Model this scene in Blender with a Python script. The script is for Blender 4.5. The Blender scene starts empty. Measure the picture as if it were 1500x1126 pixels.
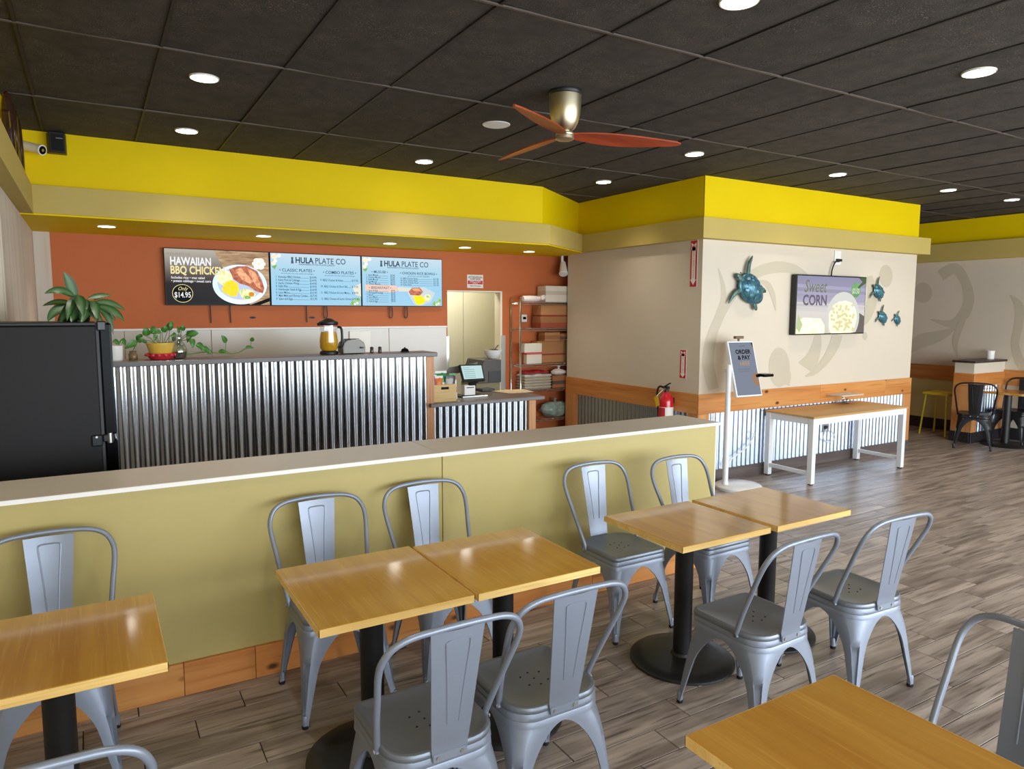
import bpy, bmesh, math, random
from mathutils import Vector, Matrix
random.seed(7)
SC = bpy.context.scene
COL = SC.collection

# ------------------------------------------------------------------ camera
F_PX, CX, CY, EYE = 1036.17, 750.0, 563.0, 1.85
RGT = Vector((0.85999474, -0.51029941, 0.00188667))
UPV = Vector((0.05095107, 0.08954406, 0.99467877))
FWD = Vector((0.50775293, 0.85532238, -0.10300773))
cam_d = bpy.data.cameras.new('camera')
cam_d.sensor_width = 36.0
cam_d.lens = F_PX / 1500.0 * 36.0
cam_d.clip_start = 0.05
cam = bpy.data.objects.new('camera', cam_d)
COL.objects.link(cam)
cam.matrix_world = Matrix(((RGT.x, UPV.x, -FWD.x, 0), (RGT.y, UPV.y, -FWD.y, 0),
                           (RGT.z, UPV.z, -FWD.z, EYE), (0, 0, 0, 1)))
SC.camera = cam

# ------------------------------------------------------------------ light and exposure
vs = SC.view_settings
vs.view_transform = 'Standard'
vs.look = 'None'
vs.exposure = 0.22
vs.gamma = 1.0
vs.use_curve_mapping = False
world = bpy.data.worlds.new('world')
SC.world = world
world.use_nodes = True
bg = world.node_tree.nodes['Background']
bg.inputs['Color'].default_value = (0.62, 0.78, 1.0, 1)
bg.inputs['Strength'].default_value = 1.2

def lin(c):
    c = c / 255.0
    return c / 12.92 if c <= 0.04045 else ((c + 0.055) / 1.055) ** 2.4
def rgb(r, g, b): return (lin(r), lin(g), lin(b), 1.0)

def area_light(name, loc, rot, sx, sy, power, col):
    l = bpy.data.lights.new(name, 'AREA')
    l.shape = 'RECTANGLE'; l.size = sx; l.size_y = sy; l.energy = power; l.color = col
    o = bpy.data.objects.new(name, l); COL.objects.link(o)
    o.location = loc; o.rotation_euler = rot
    return o
DAY = (0.86, 0.94, 1.0)
WIN_X = [(-1.1, 1.9), (1.96, 4.96), (5.02, 8.02), (8.08, 11.08)]
DAY_W = (95, 165, 225, 235)      # the left of the shop front is the more shaded
for (a, b), w_ in zip(WIN_X, DAY_W):      # daylight entering by the shop front behind the camera
    area_light('window_daylight', ((a + b) / 2, -2.93, 1.5), (math.radians(90), 0, 0), b - a - .02, 2.25, w_, DAY)
SPOT_W, SOFFIT_W = 34, 20

# ------------------------------------------------------------------ helpers
def at(px, py, axis, val):
    """point where the photograph's ray (px, py) meets the plane axis = val"""
    d = RGT * ((px - CX) / F_PX) - UPV * ((py - CY) / F_PX) + FWD
    o = Vector((0, 0, EYE))
    return o + d * ((val - o[axis]) / d[axis])
def atY(px, py, y): return at(px, py, 1, y)
def atX(px, py, x): return at(px, py, 0, x)
def atZ(px, py, z): return at(px, py, 2, z)

class M:
    def __init__(s): s.v = []; s.f = []; s.uv = None
    def add(s, v, f):
        k = len(s.v); s.v += [tuple(p) for p in v]; s.f += [tuple(i + k for i in q) for q in f]; return s
    def box(s, x0, y0, z0, x1, y1, z1):
        return s.add([(x0,y0,z0),(x1,y0,z0),(x1,y1,z0),(x0,y1,z0),(x0,y0,z1),(x1,y0,z1),(x1,y1,z1),(x0,y1,z1)],
                     [(0,3,2,1),(4,5,6,7),(0,1,5,4),(1,2,6,5),(2,3,7,6),(3,0,4,7)])
    def rings(s, rr, cap0=True, cap1=True, closed=True):
        n = len(rr[0]); k = len(s.v)
        for r in rr: s.v += [tuple(p) for p in r]
        m = n if closed else n - 1
        for j in range(len(rr) - 1):
            for i in range(m):
                a = k + j*n + i; b = k + j*n + (i+1) % n
                s.f.append((a, b, b + n, a + n))
        if cap0 and closed: s.f.append(tuple(k + i for i in reversed(range(n))))
        if cap1 and closed: s.f.append(tuple(k + (len(rr)-1)*n + i for i in range(n)))
        return s
    def lathe(s, prof, c=(0,0,0), n=32, cap0=True, cap1=True):
        return s.rings([[(c[0] + r*math.cos(2*math.pi*i/n), c[1] + r*math.sin(2*math.pi*i/n), c[2] + z) for i in range(n)] for r, z in prof], cap0, cap1)
    def prism(s, pts, z0, z1):
        return s.rings([[(x, y, z0) for x, y in pts], [(x, y, z1) for x, y in pts]])
    def tube(s, path, r, n=8, cap=True, closed=False):
        P = [Vector(p) for p in path]; rr = []; L = len(P)
        up = None
        for i, p in enumerate(P):
            if closed: t = (P[(i+1) % L] - P[i-1]).normalized()
            else: t = (P[min(i+1, L-1)] - P[max(i-1, 0)]).normalized()
            if up is None:
                up = Vector((0,0,1)) if abs(t.z) < .9 else Vector((1,0,0))
            a = up - t * up.dot(t)
            if a.length < 1e-5: a = t.orthogonal()
            a.normalize(); up = a; b = t.cross(a)
            q = r[i] if isinstance(r, (list, tuple)) else r
            rr.append([p + a*(q*math.cos(2*math.pi*j/n)) + b*(q*math.sin(2*math.pi*j/n)) for j in range(n)])
        if closed: rr.append(rr[0]); cap = False
        return s.rings(rr, cap, cap)
    def grid(s, rows):
        return s.rings(rows, False, False, closed=False)
    def rodbox(s, a, b, w, d):
        """bar of section w x d from a to b"""
        a = Vector(a); b = Vector(b); t = (b - a).normalized()
        up = Vector((0,0,1)) if abs(t.z) < .9 else Vector((0,1,0))
        u = up.cross(t).normalized(); v = t.cross(u)
        q = [(-w/2,-d/2),(w/2,-d/2),(w/2,d/2),(-w/2,d/2)]
        return s.rings([[a + u*x + v*y for x, y in q], [b + u*x + v*y for x, y in q]])

ORG = {}
def org(o):
    return ORG.get(o.name, Vector((0,0,0))) if o else Vector((0,0,0))
def put(name, m, mat, parent=None, smooth=False, bevel=0.0, kind=None, label=None, seg=1, mats=None, fmat=None):
    """link M as one mesh object; m is in world coordinates (or in the parent's when the parent stands at the origin)"""
    me = bpy.data.meshes.new(name)
    k = org(parent)
    me.from_pydata([(x - k.x, y - k.y, z - k.z) for x, y, z in m.v], [], m.f)
    if bevel > 0 or True:
        bm = bmesh.new(); bm.from_mesh(me)
        bmesh.ops.recalc_face_normals(bm, faces=bm.faces)
        if bevel > 0:
            ed = [e for e in bm.edges if len(e.link_faces) == 2 and e.calc_face_angle(0) > .6]
            bmesh.ops.bevel(bm, geom=ed, offset=bevel, segments=seg, affect='EDGES', clamp_overlap=True, profile=.5)
        bm.to_mesh(me); bm.free()
    me.materials.append(mat)
    if smooth:
        for p in me.polygons: p.use_smooth = True
        try: me.set_sharp_from_angle(angle=math.radians(40))
        except Exception: pass
    o = bpy.data.objects.new(name, me); COL.objects.link(o)
    if parent:
        o.parent = parent
        ORG[o.name] = k
    else:
        ORG[o.name] = Vector((0,0,0))
    if kind: o['kind'] = kind
    if label: o['label'] = label
    return o
def thing(name, label, cat, loc=(0,0,0), group=None):
    o = bpy.data.objects.new(name, None); COL.objects.link(o)
    o.empty_display_size = .1
    o.location = loc; o['label'] = label; o['category'] = cat
    if group: o['group'] = group
    ORG[o.name] = Vector(loc)
    return o
def tag(o, label, cat, group=None):
    o['label'] = label; o['category'] = cat
    if group: o['group'] = group
    return o
def place(o, loc, rz=0):
    o.location = loc; o.rotation_euler = (0, 0, rz); return o
def dup(root, loc, rz=0, label=None, group=None):
    def cp(o, par):
        c = o.copy(); COL.objects.link(c)
        if par: c.parent = par
        for ch in list(o.children): cp(ch, c)
        return c
    r = cp(root, None)
    place(r, loc, rz)
    if label: r['label'] = label
    if group: r['group'] = group
    return r

# ------------------------------------------------------------------ materials
MATS = {}
def mat(name, col, rough=.6, metal=0.0, noise=0.0, nscale=8.0, stretch=(1,1,1), bump=0.0, bscale=60.0, col2=None, rnd=0.0, spec=.5, emit=0.0, alpha=None, coat=0.0, trans=0.0, detail=4.0):
    m = bpy.data.materials.new(name); m.use_nodes = True
    nt = m.node_tree; b = nt.nodes['Principled BSDF']
    b.inputs['Base Color'].default_value = col
    b.inputs['Roughness'].default_value = rough
    b.inputs['Metallic'].default_value = metal
    b.inputs['Specular IOR Level'].default_value = spec
    if coat: b.inputs['Coat Weight'].default_value = coat; b.inputs['Coat Roughness'].default_value = .12
    if trans: b.inputs['Transmission Weight'].default_value = trans
    if emit:
        b.inputs['Emission Color'].default_value = col; b.inputs['Emission Strength'].default_value = emit
        b.inputs['Base Color'].default_value = (0,0,0,1); b.inputs['Specular IOR Level'].default_value = .08
    L = nt.links.new
    tc = nt.nodes.new('ShaderNodeTexCoord')
    vec = tc.outputs['Object']
    if rnd:
        oi = nt.nodes.new('ShaderNodeObjectInfo')
        va = nt.nodes.new('ShaderNodeVectorMath'); va.operation = 'ADD'
        sc = nt.nodes.new('ShaderNodeMath'); sc.operation = 'MULTIPLY'; sc.inputs[1].default_value = 37.0
        L(oi.outputs['Random'], sc.inputs[0]); L(vec, va.inputs[0]); L(sc.outputs[0], va.inputs[1])
        vec = va.outputs[0]
    last = None
    if noise or col2:
        mp = nt.nodes.new('ShaderNodeMapping'); mp.inputs['Scale'].default_value = stretch
        L(vec, mp.inputs['Vector'])
        nz = nt.nodes.new('ShaderNodeTexNoise'); nz.inputs['Scale'].default_value = nscale; nz.inputs['Detail'].default_value = detail
        nz.inputs['Roughness'].default_value = .6
        L(mp.outputs[0], nz.inputs['Vector'])
        mx = nt.nodes.new('ShaderNodeMix'); mx.data_type = 'RGBA'
        c2 = col2 if col2 else tuple(x * (1 - noise) for x in col[:3]) + (1,)
        mx.inputs[6].default_value = col; mx.inputs[7].default_value = c2
        rp = nt.nodes.new('ShaderNodeMapRange'); rp.inputs[1].default_value = .32; rp.inputs[2].default_value = .68
        L(nz.outputs['Fac'], rp.inputs[0]); L(rp.outputs[0], mx.inputs[0])
        last = mx.outputs[2]
    if rnd:
        hs = nt.nodes.new('ShaderNodeHueSaturation')
        mr = nt.nodes.new('ShaderNodeMapRange'); mr.inputs[3].default_value = 1 - rnd; mr.inputs[4].default_value = 1 + rnd
        L(oi.outputs['Random'], mr.inputs[0]); L(mr.outputs[0], hs.inputs['Value'])
        if last: L(last, hs.inputs['Color'])
        else: hs.inputs['Color'].default_value = col
        last = hs.outputs['Color']
    if last:
        L(last, b.inputs['Base Color'])
        if emit: L(last, b.inputs['Emission Color'])
    if bump:
        nb = nt.nodes.new('ShaderNodeTexNoise'); nb.inputs['Scale'].default_value = bscale; nb.inputs['Detail'].default_value = 3
        L(vec, nb.inputs['Vector'])
        bp = nt.nodes.new('ShaderNodeBump'); bp.inputs['Strength'].default_value = bump; bp.inputs['Distance'].default_value = .004
        L(nb.outputs['Fac'], bp.inputs['Height']); L(bp.outputs['Normal'], b.inputs['Normal'])
    MATS[name] = m
    return m
def wood(name, c1, c2, c3, rough=.4, axis=1, scale=3.0, rnd=.06, knots=False, coat=0.0, contrast=1.0, fine=26, st=.06):
    """grain running along axis, with fine pores and, for pine, knots"""
    m = bpy.data.materials.new(name); m.use_nodes = True
    nt = m.node_tree; b = nt.nodes['Principled BSDF']; L = nt.links.new
    b.inputs['Roughness'].default_value = rough
    if coat: b.inputs['Coat Weight'].default_value = coat; b.inputs['Coat Roughness'].default_value = .10
    tc = nt.nodes.new('ShaderNodeTexCoord'); oi = nt.nodes.new('ShaderNodeObjectInfo')
    mu = nt.nodes.new('ShaderNodeMath'); mu.operation = 'MULTIPLY'; mu.inputs[1].default_value = 53.0
    L(oi.outputs['Random'], mu.inputs[0])
    va = nt.nodes.new('ShaderNodeVectorMath'); va.operation = 'ADD'
    L(tc.outputs['Object'], va.inputs[0]); L(mu.outputs[0], va.inputs[1])
    def noise(s, st, det=3, dist=0.0):
        mp = nt.nodes.new('ShaderNodeMapping'); sc = [1,1,1]; sc[axis] = st
        mp.inputs['Scale'].default_value = sc; L(va.outputs[0], mp.inputs['Vector'])
        n = nt.nodes.new('ShaderNodeTexNoise'); n.inputs['Scale'].default_value = s; n.inputs['Detail'].default_value = det
        n.inputs['Distortion'].default_value = dist
        L(mp.outputs[0], n.inputs['Vector']); return n.outputs['Fac']
    def ramp(fac, lo, hi):
        r = nt.nodes.new('ShaderNodeMapRange'); r.inputs[1].default_value = lo; r.inputs[2].default_value = hi
        L(fac, r.inputs[0]); return r.outputs[0]
    def mix(f, a, bb):
        x = nt.nodes.new('ShaderNodeMix'); x.data_type = 'RGBA'; L(f, x.inputs[0])
        for s, i in ((a, 6), (bb, 7)):
            if isinstance(s, tuple): x.inputs[i].default_value = s
            else: L(s, x.inputs[i])
        return x.outputs[2]
    g1 = ramp(noise(scale*3, st, 4, .6), .35, .65)
    base = mix(g1, c1, c2)
    g2 = ramp(noise(scale*fine, st*.5, 3), .54, .72)
    sc2 = nt.nodes.new('ShaderNodeMath'); sc2.operation = 'MULTIPLY'; sc2.inputs[1].default_value = .55*contrast
    L(g2, sc2.inputs[0])
    base = mix(sc2.outputs[0], base, c3)
    if knots:
        vo = nt.nodes.new('ShaderNodeTexVoronoi'); vo.inputs['Scale'].default_value = 5.5
        mp = nt.nodes.new('ShaderNodeMapping'); s3 = [1,1,1]; s3[axis] = .55
        mp.inputs['Scale'].default_value = s3; L(va.outputs[0], mp.inputs['Vector']); L(mp.outputs[0], vo.inputs['Vector'])
        k = ramp(vo.outputs['Distance'], .13, .06)
        base = mix(k, base, tuple(x*.32 for x in c3[:3]) + (1,))
    hs = nt.nodes.new('ShaderNodeHueSaturation')
    mr = nt.nodes.new('ShaderNodeMapRange'); mr.inputs[3].default_value = 1 - rnd; mr.inputs[4].default_value = 1 + rnd
    L(oi.outputs['Random'], mr.inputs[0]); L(mr.outputs[0], hs.inputs['Value']); L(base, hs.inputs['Color'])
    L(hs.outputs['Color'], b.inputs['Base Color'])
    MATS[name] = m
    return m

YELLOW = mat('yellow_paint', rgb(236,203,0), .6, spec=.15, noise=.04, nscale=2)
FASCIA = mat('khaki_paint', rgb(198,174,98), .65, spec=.2, noise=.05, nscale=2)
ORANGE = mat('terracotta_paint', rgb(196,108,62), .6, spec=.25, noise=.05, nscale=2)
BEIGE = mat('beige_paint', rgb(216,203,183), .6, noise=.03, nscale=1.5)
BEIGE_D = mat('mural_paint', rgb(198,186,163), .6, noise=.03, nscale=3)
OLIVE = mat('olive_paint', rgb(184,166,102), .42, noise=.06, nscale=3, bump=.05, bscale=40)
PALEOLIVE = mat('pale_olive_paint', rgb(196,182,122), .5, noise=.04)
WHITE_LAM = mat('white_laminate', rgb(228,220,210), .4, noise=.03)
WHITE_EDGE = mat('white_edge', rgb(240,236,230), .45)
def ceiling_mat():
    m = mat('black_ceiling_tile', rgb(46,41,37), .85, col2=rgb(68,61,54), nscale=9, rnd=.12, bump=.8, bscale=150, detail=8)
    nt = m.node_tree; b = nt.nodes['Principled BSDF']; L = nt.links.new
    src = b.inputs['Base Color'].links[0].from_socket
    tc = nt.nodes.new('ShaderNodeTexCoord')
    vo = nt.nodes.new('ShaderNodeTexNoise'); vo.inputs['Scale'].default_value = 130; vo.inputs['Detail'].default_value = 1
    big = nt.nodes.new('ShaderNodeTexNoise'); big.inputs['Scale'].default_value = 2.5
    L(tc.outputs['Object'], vo.inputs['Vector']); L(tc.outputs['Object'], big.inputs['Vector'])
    r = nt.nodes.new('ShaderNodeMapRange'); r.inputs[1].default_value = .60; r.inputs[2].default_value = .72
    L(vo.outputs['Fac'], r.inputs[0])
    r2 = nt.nodes.new('ShaderNodeMapRange'); r2.inputs[1].default_value = .40; r2.inputs[2].default_value = .62
    L(big.outputs['Fac'], r2.inputs[0])
    mu = nt.nodes.new('ShaderNodeMath'); mu.operation = 'MULTIPLY'; L(r.outputs[0], mu.inputs[0]); L(r2.outputs[0], mu.inputs[1])
    mx = nt.nodes.new('ShaderNodeMix'); mx.data_type = 'RGBA'; mx.inputs[7].default_value = rgb(122,112,100)
    L(mu.outputs[0], mx.inputs[0]); L(src, mx.inputs[6]); L(mx.outputs[2], b.inputs['Base Color'])
    return m
CEIL = ceiling_mat()
CEIL_BACK = mat('black_ceiling_void', rgb(30,27,25), .9)
GRID = mat('ceiling_grid_paint', rgb(84,74,66), .5)
GRID2 = mat('ceiling_grid_dark', rgb(34,30,28), .6)
GROUT = mat('grout', rgb(44,40,38), .9)
PINE = wood('pine_board', rgb(214,150,82), rgb(194,120,56), rgb(140,78,34), .42, axis=0, scale=2.2, knots=True, rnd=.09)
PINE_Y = wood('pine_board_y', rgb(214,150,82), rgb(194,120,56), rgb(140,78,34), .42, axis=1, scale=2.2, knots=True, rnd=.09)
PINE_Z = wood('pine_post', rgb(214,152,94), rgb(194,126,70), rgb(144,84,42), .42, axis=2, scale=2.2, rnd=.07)
OAK = wood('oak_top', rgb(200,146,52), rgb(184,126,38), rgb(222,172,84), .30, axis=1, scale=5, rnd=.05, coat=1.0, contrast=.8)
OAK_EDGE = wood('oak_edge', rgb(244,206,130), rgb(232,188,108), rgb(204,152,74), .4, axis=0, scale=5)
PLANK = wood('wood_look_tile', rgb(182,167,156), rgb(128,114,105), rgb(72,62,57), .34, axis=0, scale=4.2, rnd=.13, contrast=1.6, fine=14, st=.11)
BASEB = wood('dark_plank_base', rgb(104,92,88), rgb(84,72,68), rgb(60,50,48), .5, axis=0, scale=3)
BLACKBASE = mat('black_cove_base', rgb(38,34,36), .5)
GALV = mat('galvanised_sheet', rgb(188,199,216), .27, metal=1.0, noise=.10, nscale=14)
GALV2 = mat('galvanised_counter', rgb(214,222,232), .20, metal=1.0, noise=.10, nscale=14)
STEEL = mat('brushed_steel', rgb(190,190,186), .3, metal=1.0)
CHROME = mat('chrome', rgb(220,220,220), .12, metal=1.0)
NICKEL = mat('brushed_nickel', rgb(222,208,176), .36, metal=1.0)
SILVER = mat('silver_paint', rgb(140,147,161), .40, metal=.4, noise=.05, nscale=5)
SILVER2 = mat('silver_paint_seat', rgb(124,130,139), .38, metal=.5, noise=.06, nscale=5)
BLACK = mat('black_paint', rgb(22,22,23), .45, noise=.1)
BLACKG = mat('black_gloss', rgb(8,8,9), .22, spec=.1)
THIN = bpy.data.materials.new('thin_clear'); THIN.use_nodes = True
_n = THIN.node_tree; _n.nodes.clear()
_o = _n.nodes.new('ShaderNodeOutputMaterial'); _m = _n.nodes.new('ShaderNodeMixShader'); _m.inputs[0].default_value = .13
_t = _n.nodes.new('ShaderNodeBsdfTransparent'); _t.inputs[0].default_value = (.93,.95,.94,1); _g = _n.nodes.new('ShaderNodeBsdfGlossy'); _g.inputs['Roughness'].default_value = .06
_n.links.new(_t.outputs[0], _m.inputs[1]); _n.links.new(_g.outputs[0], _m.inputs[2]); _n.links.new(_m.outputs[0], _o.inputs[0])
RUBBER = mat('black_rubber', rgb(18,18,18), .8)
DARKTOP = wood('grey_laminate', rgb(112,102,98), rgb(92,83,80), rgb(72,64,62), .35, axis=0, scale=3)
WHITE = mat('white_paint', rgb(232,232,232), .4)
WHITEP = mat('white_plastic', rgb(238,236,230), .4)
FRP = mat('white_wall_panel', rgb(188,181,170), .22, noise=.03, nscale=3, bump=.08, bscale=90)
LENS = mat('lamp_lens', (1.0, .95, .85, 1), emit=14.0)
HOLE = mat('dark_hole', rgb(25,25,27), .9)

def corrugated(x0, x1, z0, z1, c, axis='x', pitch=.0717, amp=.0085, n=10):
    """sheet running along x (facing -y) or along y (facing -x), centred on plane c"""
    m = M(); k = max(2, int(round((x1 - x0) / pitch * n)))
    rows = []
    for z in (z0, (z0+z1)/2, z1):
        r = []
        for i in range(k + 1):
            t = x0 + (x1 - x0) * i / k
            q = c + amp * math.cos(2*math.pi*t/pitch)
            r.append((t, q, z) if axis == 'x' else (q, t, z))
        rows.append(r)
    return m.grid(rows)
def strip_on(pts, ws, axis, val, off):
    """flat painted stroke given by photograph points and widths (photograph px) on a wall plane"""
    m = M(); P = [Vector(p) for p in pts]
    # smooth
    S = []; W = []
    n = len(P)
    for i in range(n - 1):
        p0, p1, p2, p3 = P[max(i-1,0)], P[i], P[i+1], P[min(i+2,n-1)]
        for j in range(8):
            t = j/8
            S.append(.5*((2*p1) + (p2-p0)*t + (2*p0-5*p1+4*p2-p3)*t*t + (3*p1-p0-3*p2+p3)*t**3))
            W.append(ws[i]*(1-t) + ws[i+1]*t)
    S.append(P[-1]); W.append(ws[-1])
    a, b = [], []
    for i, p in enumerate(S):
        t = (S[min(i+1, len(S)-1)] - S[max(i-1, 0)])
        if t.length < 1e-6: t = Vector((1,0))
        t.normalize(); nn = Vector((-t.y, t.x)) * (W[i]/2)
        for q, dst in ((p + nn, a), (p - nn, b)):
            w = at(q.x, q.y, axis, val); w[axis] -= off; dst.append(tuple(w))
    return m.rings([a, b], False, False, closed=False)
def blob_on(c, rx, ry, axis, val, off, n=28):
    v = []
    for i in range(n):
        w = at(c[0] + rx*math.cos(2*math.pi*i/n), c[1] + ry*math.sin(2*math.pi*i/n), axis, val); w[axis] -= off; v.append(tuple(w))
    return M().add(v, [tuple(range(n))])

def text_mesh(s, o, u, v, size, align='CENTER', bold=0.0, depth=0.0, sx=1.0, shear=0.0):
    """lettering as flat geometry; o = origin, u = reading direction, v = up"""
    cu = bpy.data.curves.new('t', 'FONT'); cu.body = s; cu.size = size; cu.align_x = align; cu.align_y = 'CENTER'
    cu.offset = bold; cu.extrude = depth; cu.resolution_u = 3; cu.shear = shear
    ob = bpy.data.objects.new('t', cu); COL.objects.link(ob)
    dg = bpy.context.evaluated_depsgraph_get()
    me = bpy.data.meshes.new_from_object(ob.evaluated_get(dg))
    u = Vector(u); v = Vector(v); w = u.cross(v); o = Vector(o)
    m = M().add([tuple(o + u*(p.co.x*sx) + v*p.co.y + w*p.co.z) for p in me.vertices], [tuple(p.vertices) for p in me.polygons])
    bpy.data.objects.remove(ob); bpy.data.curves.remove(cu); bpy.data.meshes.remove(me)
    return m

# ================================================================== THE SETTING
S = 'structure'
ZC = 3.25
floor = put('floor', M().box(-1.4, -3.2, -.06, 11.7, 9.8, -.006), GROUT, kind=S)
# wood-look tiles laid in thirds
PW, PL = .160, .655
planks = []
Y_REF = 3.352
for r in range(-32, 28):
    y0 = Y_REF + r*PW
    if y0 < -1.6 or y0 > 7.9: continue
    ph = (-.12 + r * (PL/3)) % PL
    for c in range(-3, 19):
        x0 = ph + c*PL
        x1 = x0 + PL
        if x1 < -1.2 or x0 > 11.5: continue
        a, b = max(x0, -1.2), min(x1, 11.5)
        if b - a < .03: continue
        if y0 > 5.4 and a > 5.6 and b < 9.45: continue
        cxm, cym = (a+b)/2, y0 + PW/2
        d = Vector((cxm, cym, -EYE)); w = d.dot(FWD)
        px = CX + F_PX*d.dot(RGT)/w if w > .3 else -9999
        py = CY - F_PX*d.dot(UPV)/w if w > .3 else -9999
        vis = -60 < px < 1560 and 500 < py < 1190
        size = (b-a)*(F_PX/w)*(PW*EYE*F_PX/w/w) if vis else 0
        planks.append((size, a, b, y0))
planks.sort(key=lambda t: -t[0])
meshes = {}
for i, (sz, a, b, y0) in enumerate(planks[:296]):
    m = M().box(-(b-a)/2 + .0022, -PW/2 + .0022, -.010, (b-a)/2 - .0022, PW/2 - .0022, 0)
    key = round(b-a, 3)
    if key not in meshes:
        o = put('floor_plank', m, PLANK, floor, bevel=.0015); meshes[key] = o.data
    else:
        o = bpy.data.objects.new('floor_plank', meshes[key]); COL.objects.link(o); o.parent = floor
    o.location = ((a+b)/2, y0 + PW/2, 0)
# the farther tiles, joined (each island still shaded apart by position)
PLANK_FAR = wood('wood_look_tile_far', rgb(182,167,156), rgb(128,114,105), rgb(72,62,57), .34, axis=0, scale=4.2, rnd=0, contrast=1.6, fine=14, st=.11)
m = M()
for sz, a, b, y0 in planks[296:]:
    m.box(a + .0022, y0 + .0022, -.010, b - .0022, y0 + PW - .0022, 0)
put('distant_floor_planks', m, PLANK_FAR, floor, kind='stuff')

# ceiling with lay-in panels
ceiling = put('ceiling', M().box(-1.4, -3.2, ZC + .02, 11.7, 9.8, ZC + .1), CEIL_BACK, kind=S)
GX0, GX, GY0, GY = .40, .6475, 2.97, 1.385
pm = None
rs = random.Random(3)
for j in range(-4, 4):
    for i in range(-3, 18):
        x0 = GX0 + i*GX; y0 = GY0 + j*GY
        if x0 < -1.3 and i > -3: continue
        if y0 < -2.6: continue
        if pm is None:
            pr = []
            for q in range(9):      # lay-in panel sagging a little across its width
                xx = -GX/2+.009 + (GX-.018)*q/8; pr.append((xx, -.007*(1-(2*q/8-1)**2)))
            prof = [(x_, z_) for x_, z_ in pr] + [(pr[-1][0], .012), (pr[0][0], .012)]
            o = put('ceiling_panel', M().rings([[(x_, y_, z_) for x_, z_ in prof] for y_ in (-GY/2+.009, GY/2-.009)]), CEIL, ceiling, smooth=True); pm = o.data
        else:
            o = bpy.data.objects.new('ceiling_panel', pm); COL.objects.link(o); o.parent = ceiling
        o.location = (x0 + GX/2, y0 + GY/2, ZC + .005 + rs.uniform(0, .002))
        o.rotation_euler = (rs.uniform(-.004,.004), rs.uniform(-.005,.005), 0)
gm = None
for i in range(-3, 19):
    x = GX0 + i*GX
    m = M().box(-.008, -2.6, ZC - .001, .008, 8.3, ZC + .006)
    if gm is None:
        o = put('grid_bar', m, GRID2, ceiling); gm = o.data
    else:
        o = bpy.data.objects.new('grid_bar', gm); COL.objects.link(o); o.parent = ceiling
    o.location = (x, 0, 0)
gm = None
for j in range(-4, 5):
    y = GY0 + j*GY
    m = M().box(-1.3, -.008, ZC - .004, 11.5, .008, ZC + .004)
    if gm is None:
        o = put('grid_bar', m, GRID, ceiling); gm = o.data
    else:
        o = bpy.data.objects.new('grid_bar', gm); COL.objects.link(o); o.parent = ceiling
    o.location = (0, y, 0)

# --- kitchen walls
XL = -.43
WASH = wood('whitewashed_boards', rgb(214,204,190), rgb(196,184,170), rgb(206,180,150), .6, axis=2, scale=1.6, rnd=.05)
wl = put('wall_left', M().box(XL-.16, 5.25, 0, XL-.012, 8.3, ZC), BEIGE, kind=S)
y = 5.25
for wdt in (.50, .45, .55, .40, .52, .42):
    y1 = min(y + wdt, 8.15)
    put('wall_board', M().box(XL-.012, y+.001, 0, XL, y1-.001, 2.60), WASH, wl, bevel=.0015)
    y = y1
put('upper_wall_paint', M().box(XL-.012, 5.25, 2.82, XL, 6.84, ZC), YELLOW, wl)
wd = put('wall_left_dining', M().box(-1.35, -3.1, 0, -1.2, 5.25, ZC), BEIGE, kind=S)
put('wall_left_return', M().box(-1.35, 5.25, 0, XL-.16, 5.4, ZC), BEIGE, kind=S)
wbh = put('wall_left_bulkhead', M().box(-1.2, -3.0, 2.6, XL, 5.25, ZC), YELLOW, kind=S)
put('trim_1', M().box(XL, -2.9, 2.60, XL+.09, 6.75, 2.815), FASCIA, kind=S)

YB = 8.15
wb = put('wall_back', M().box(XL-.16, YB, 0, 3.885, YB+.14, ZC).box(4.68, YB, 0, 11.65, YB+.14, ZC).box(3.885, YB, 2.11, 4.68, YB+.14, ZC), ORANGE, kind=S)
put('corner_board', M().box(XL, YB-.012, 0, atY(72,337,YB).x, YB, 2.6), WASH, wb)
# white washable panels below the terracotta paint
xs = [-.29, .285, 1.1, 2.32, 3.10, 3.87]
for a, b in zip(xs[:-1], xs[1:]):
    put('wall_panel', M().box(a+.002, YB-.008, .1, b-.002, YB, 1.645), FRP, wb, bevel=.002)
put('panel_trim', M().box(.0, YB-.014, 1.645, 3.875, YB, 1.665), WHITE, wb)
put('corner_guard', M().box(3.865, YB-.012, 0, 3.90, YB+.002, 1.53).box(3.886, YB, 0, 3.90, YB+.05, 1.53), STEEL, wb)
put('corner_guard', M().box(4.665, YB-.012, 0, 4.73, YB+.002, 1.53).box(4.664, YB, 0, 4.679, YB+.1, 1.53), STEEL, wb)
JAMB = mat('door_jamb_paint', rgb(238,228,206), .5)
put('door_1', M().box(4.655, YB-.004, 0, 4.682, YB+.15, 2.11).box(3.883, YB-.002, 2.095, 4.66, YB+.15, 2.112), JAMB, kind=S)
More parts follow.
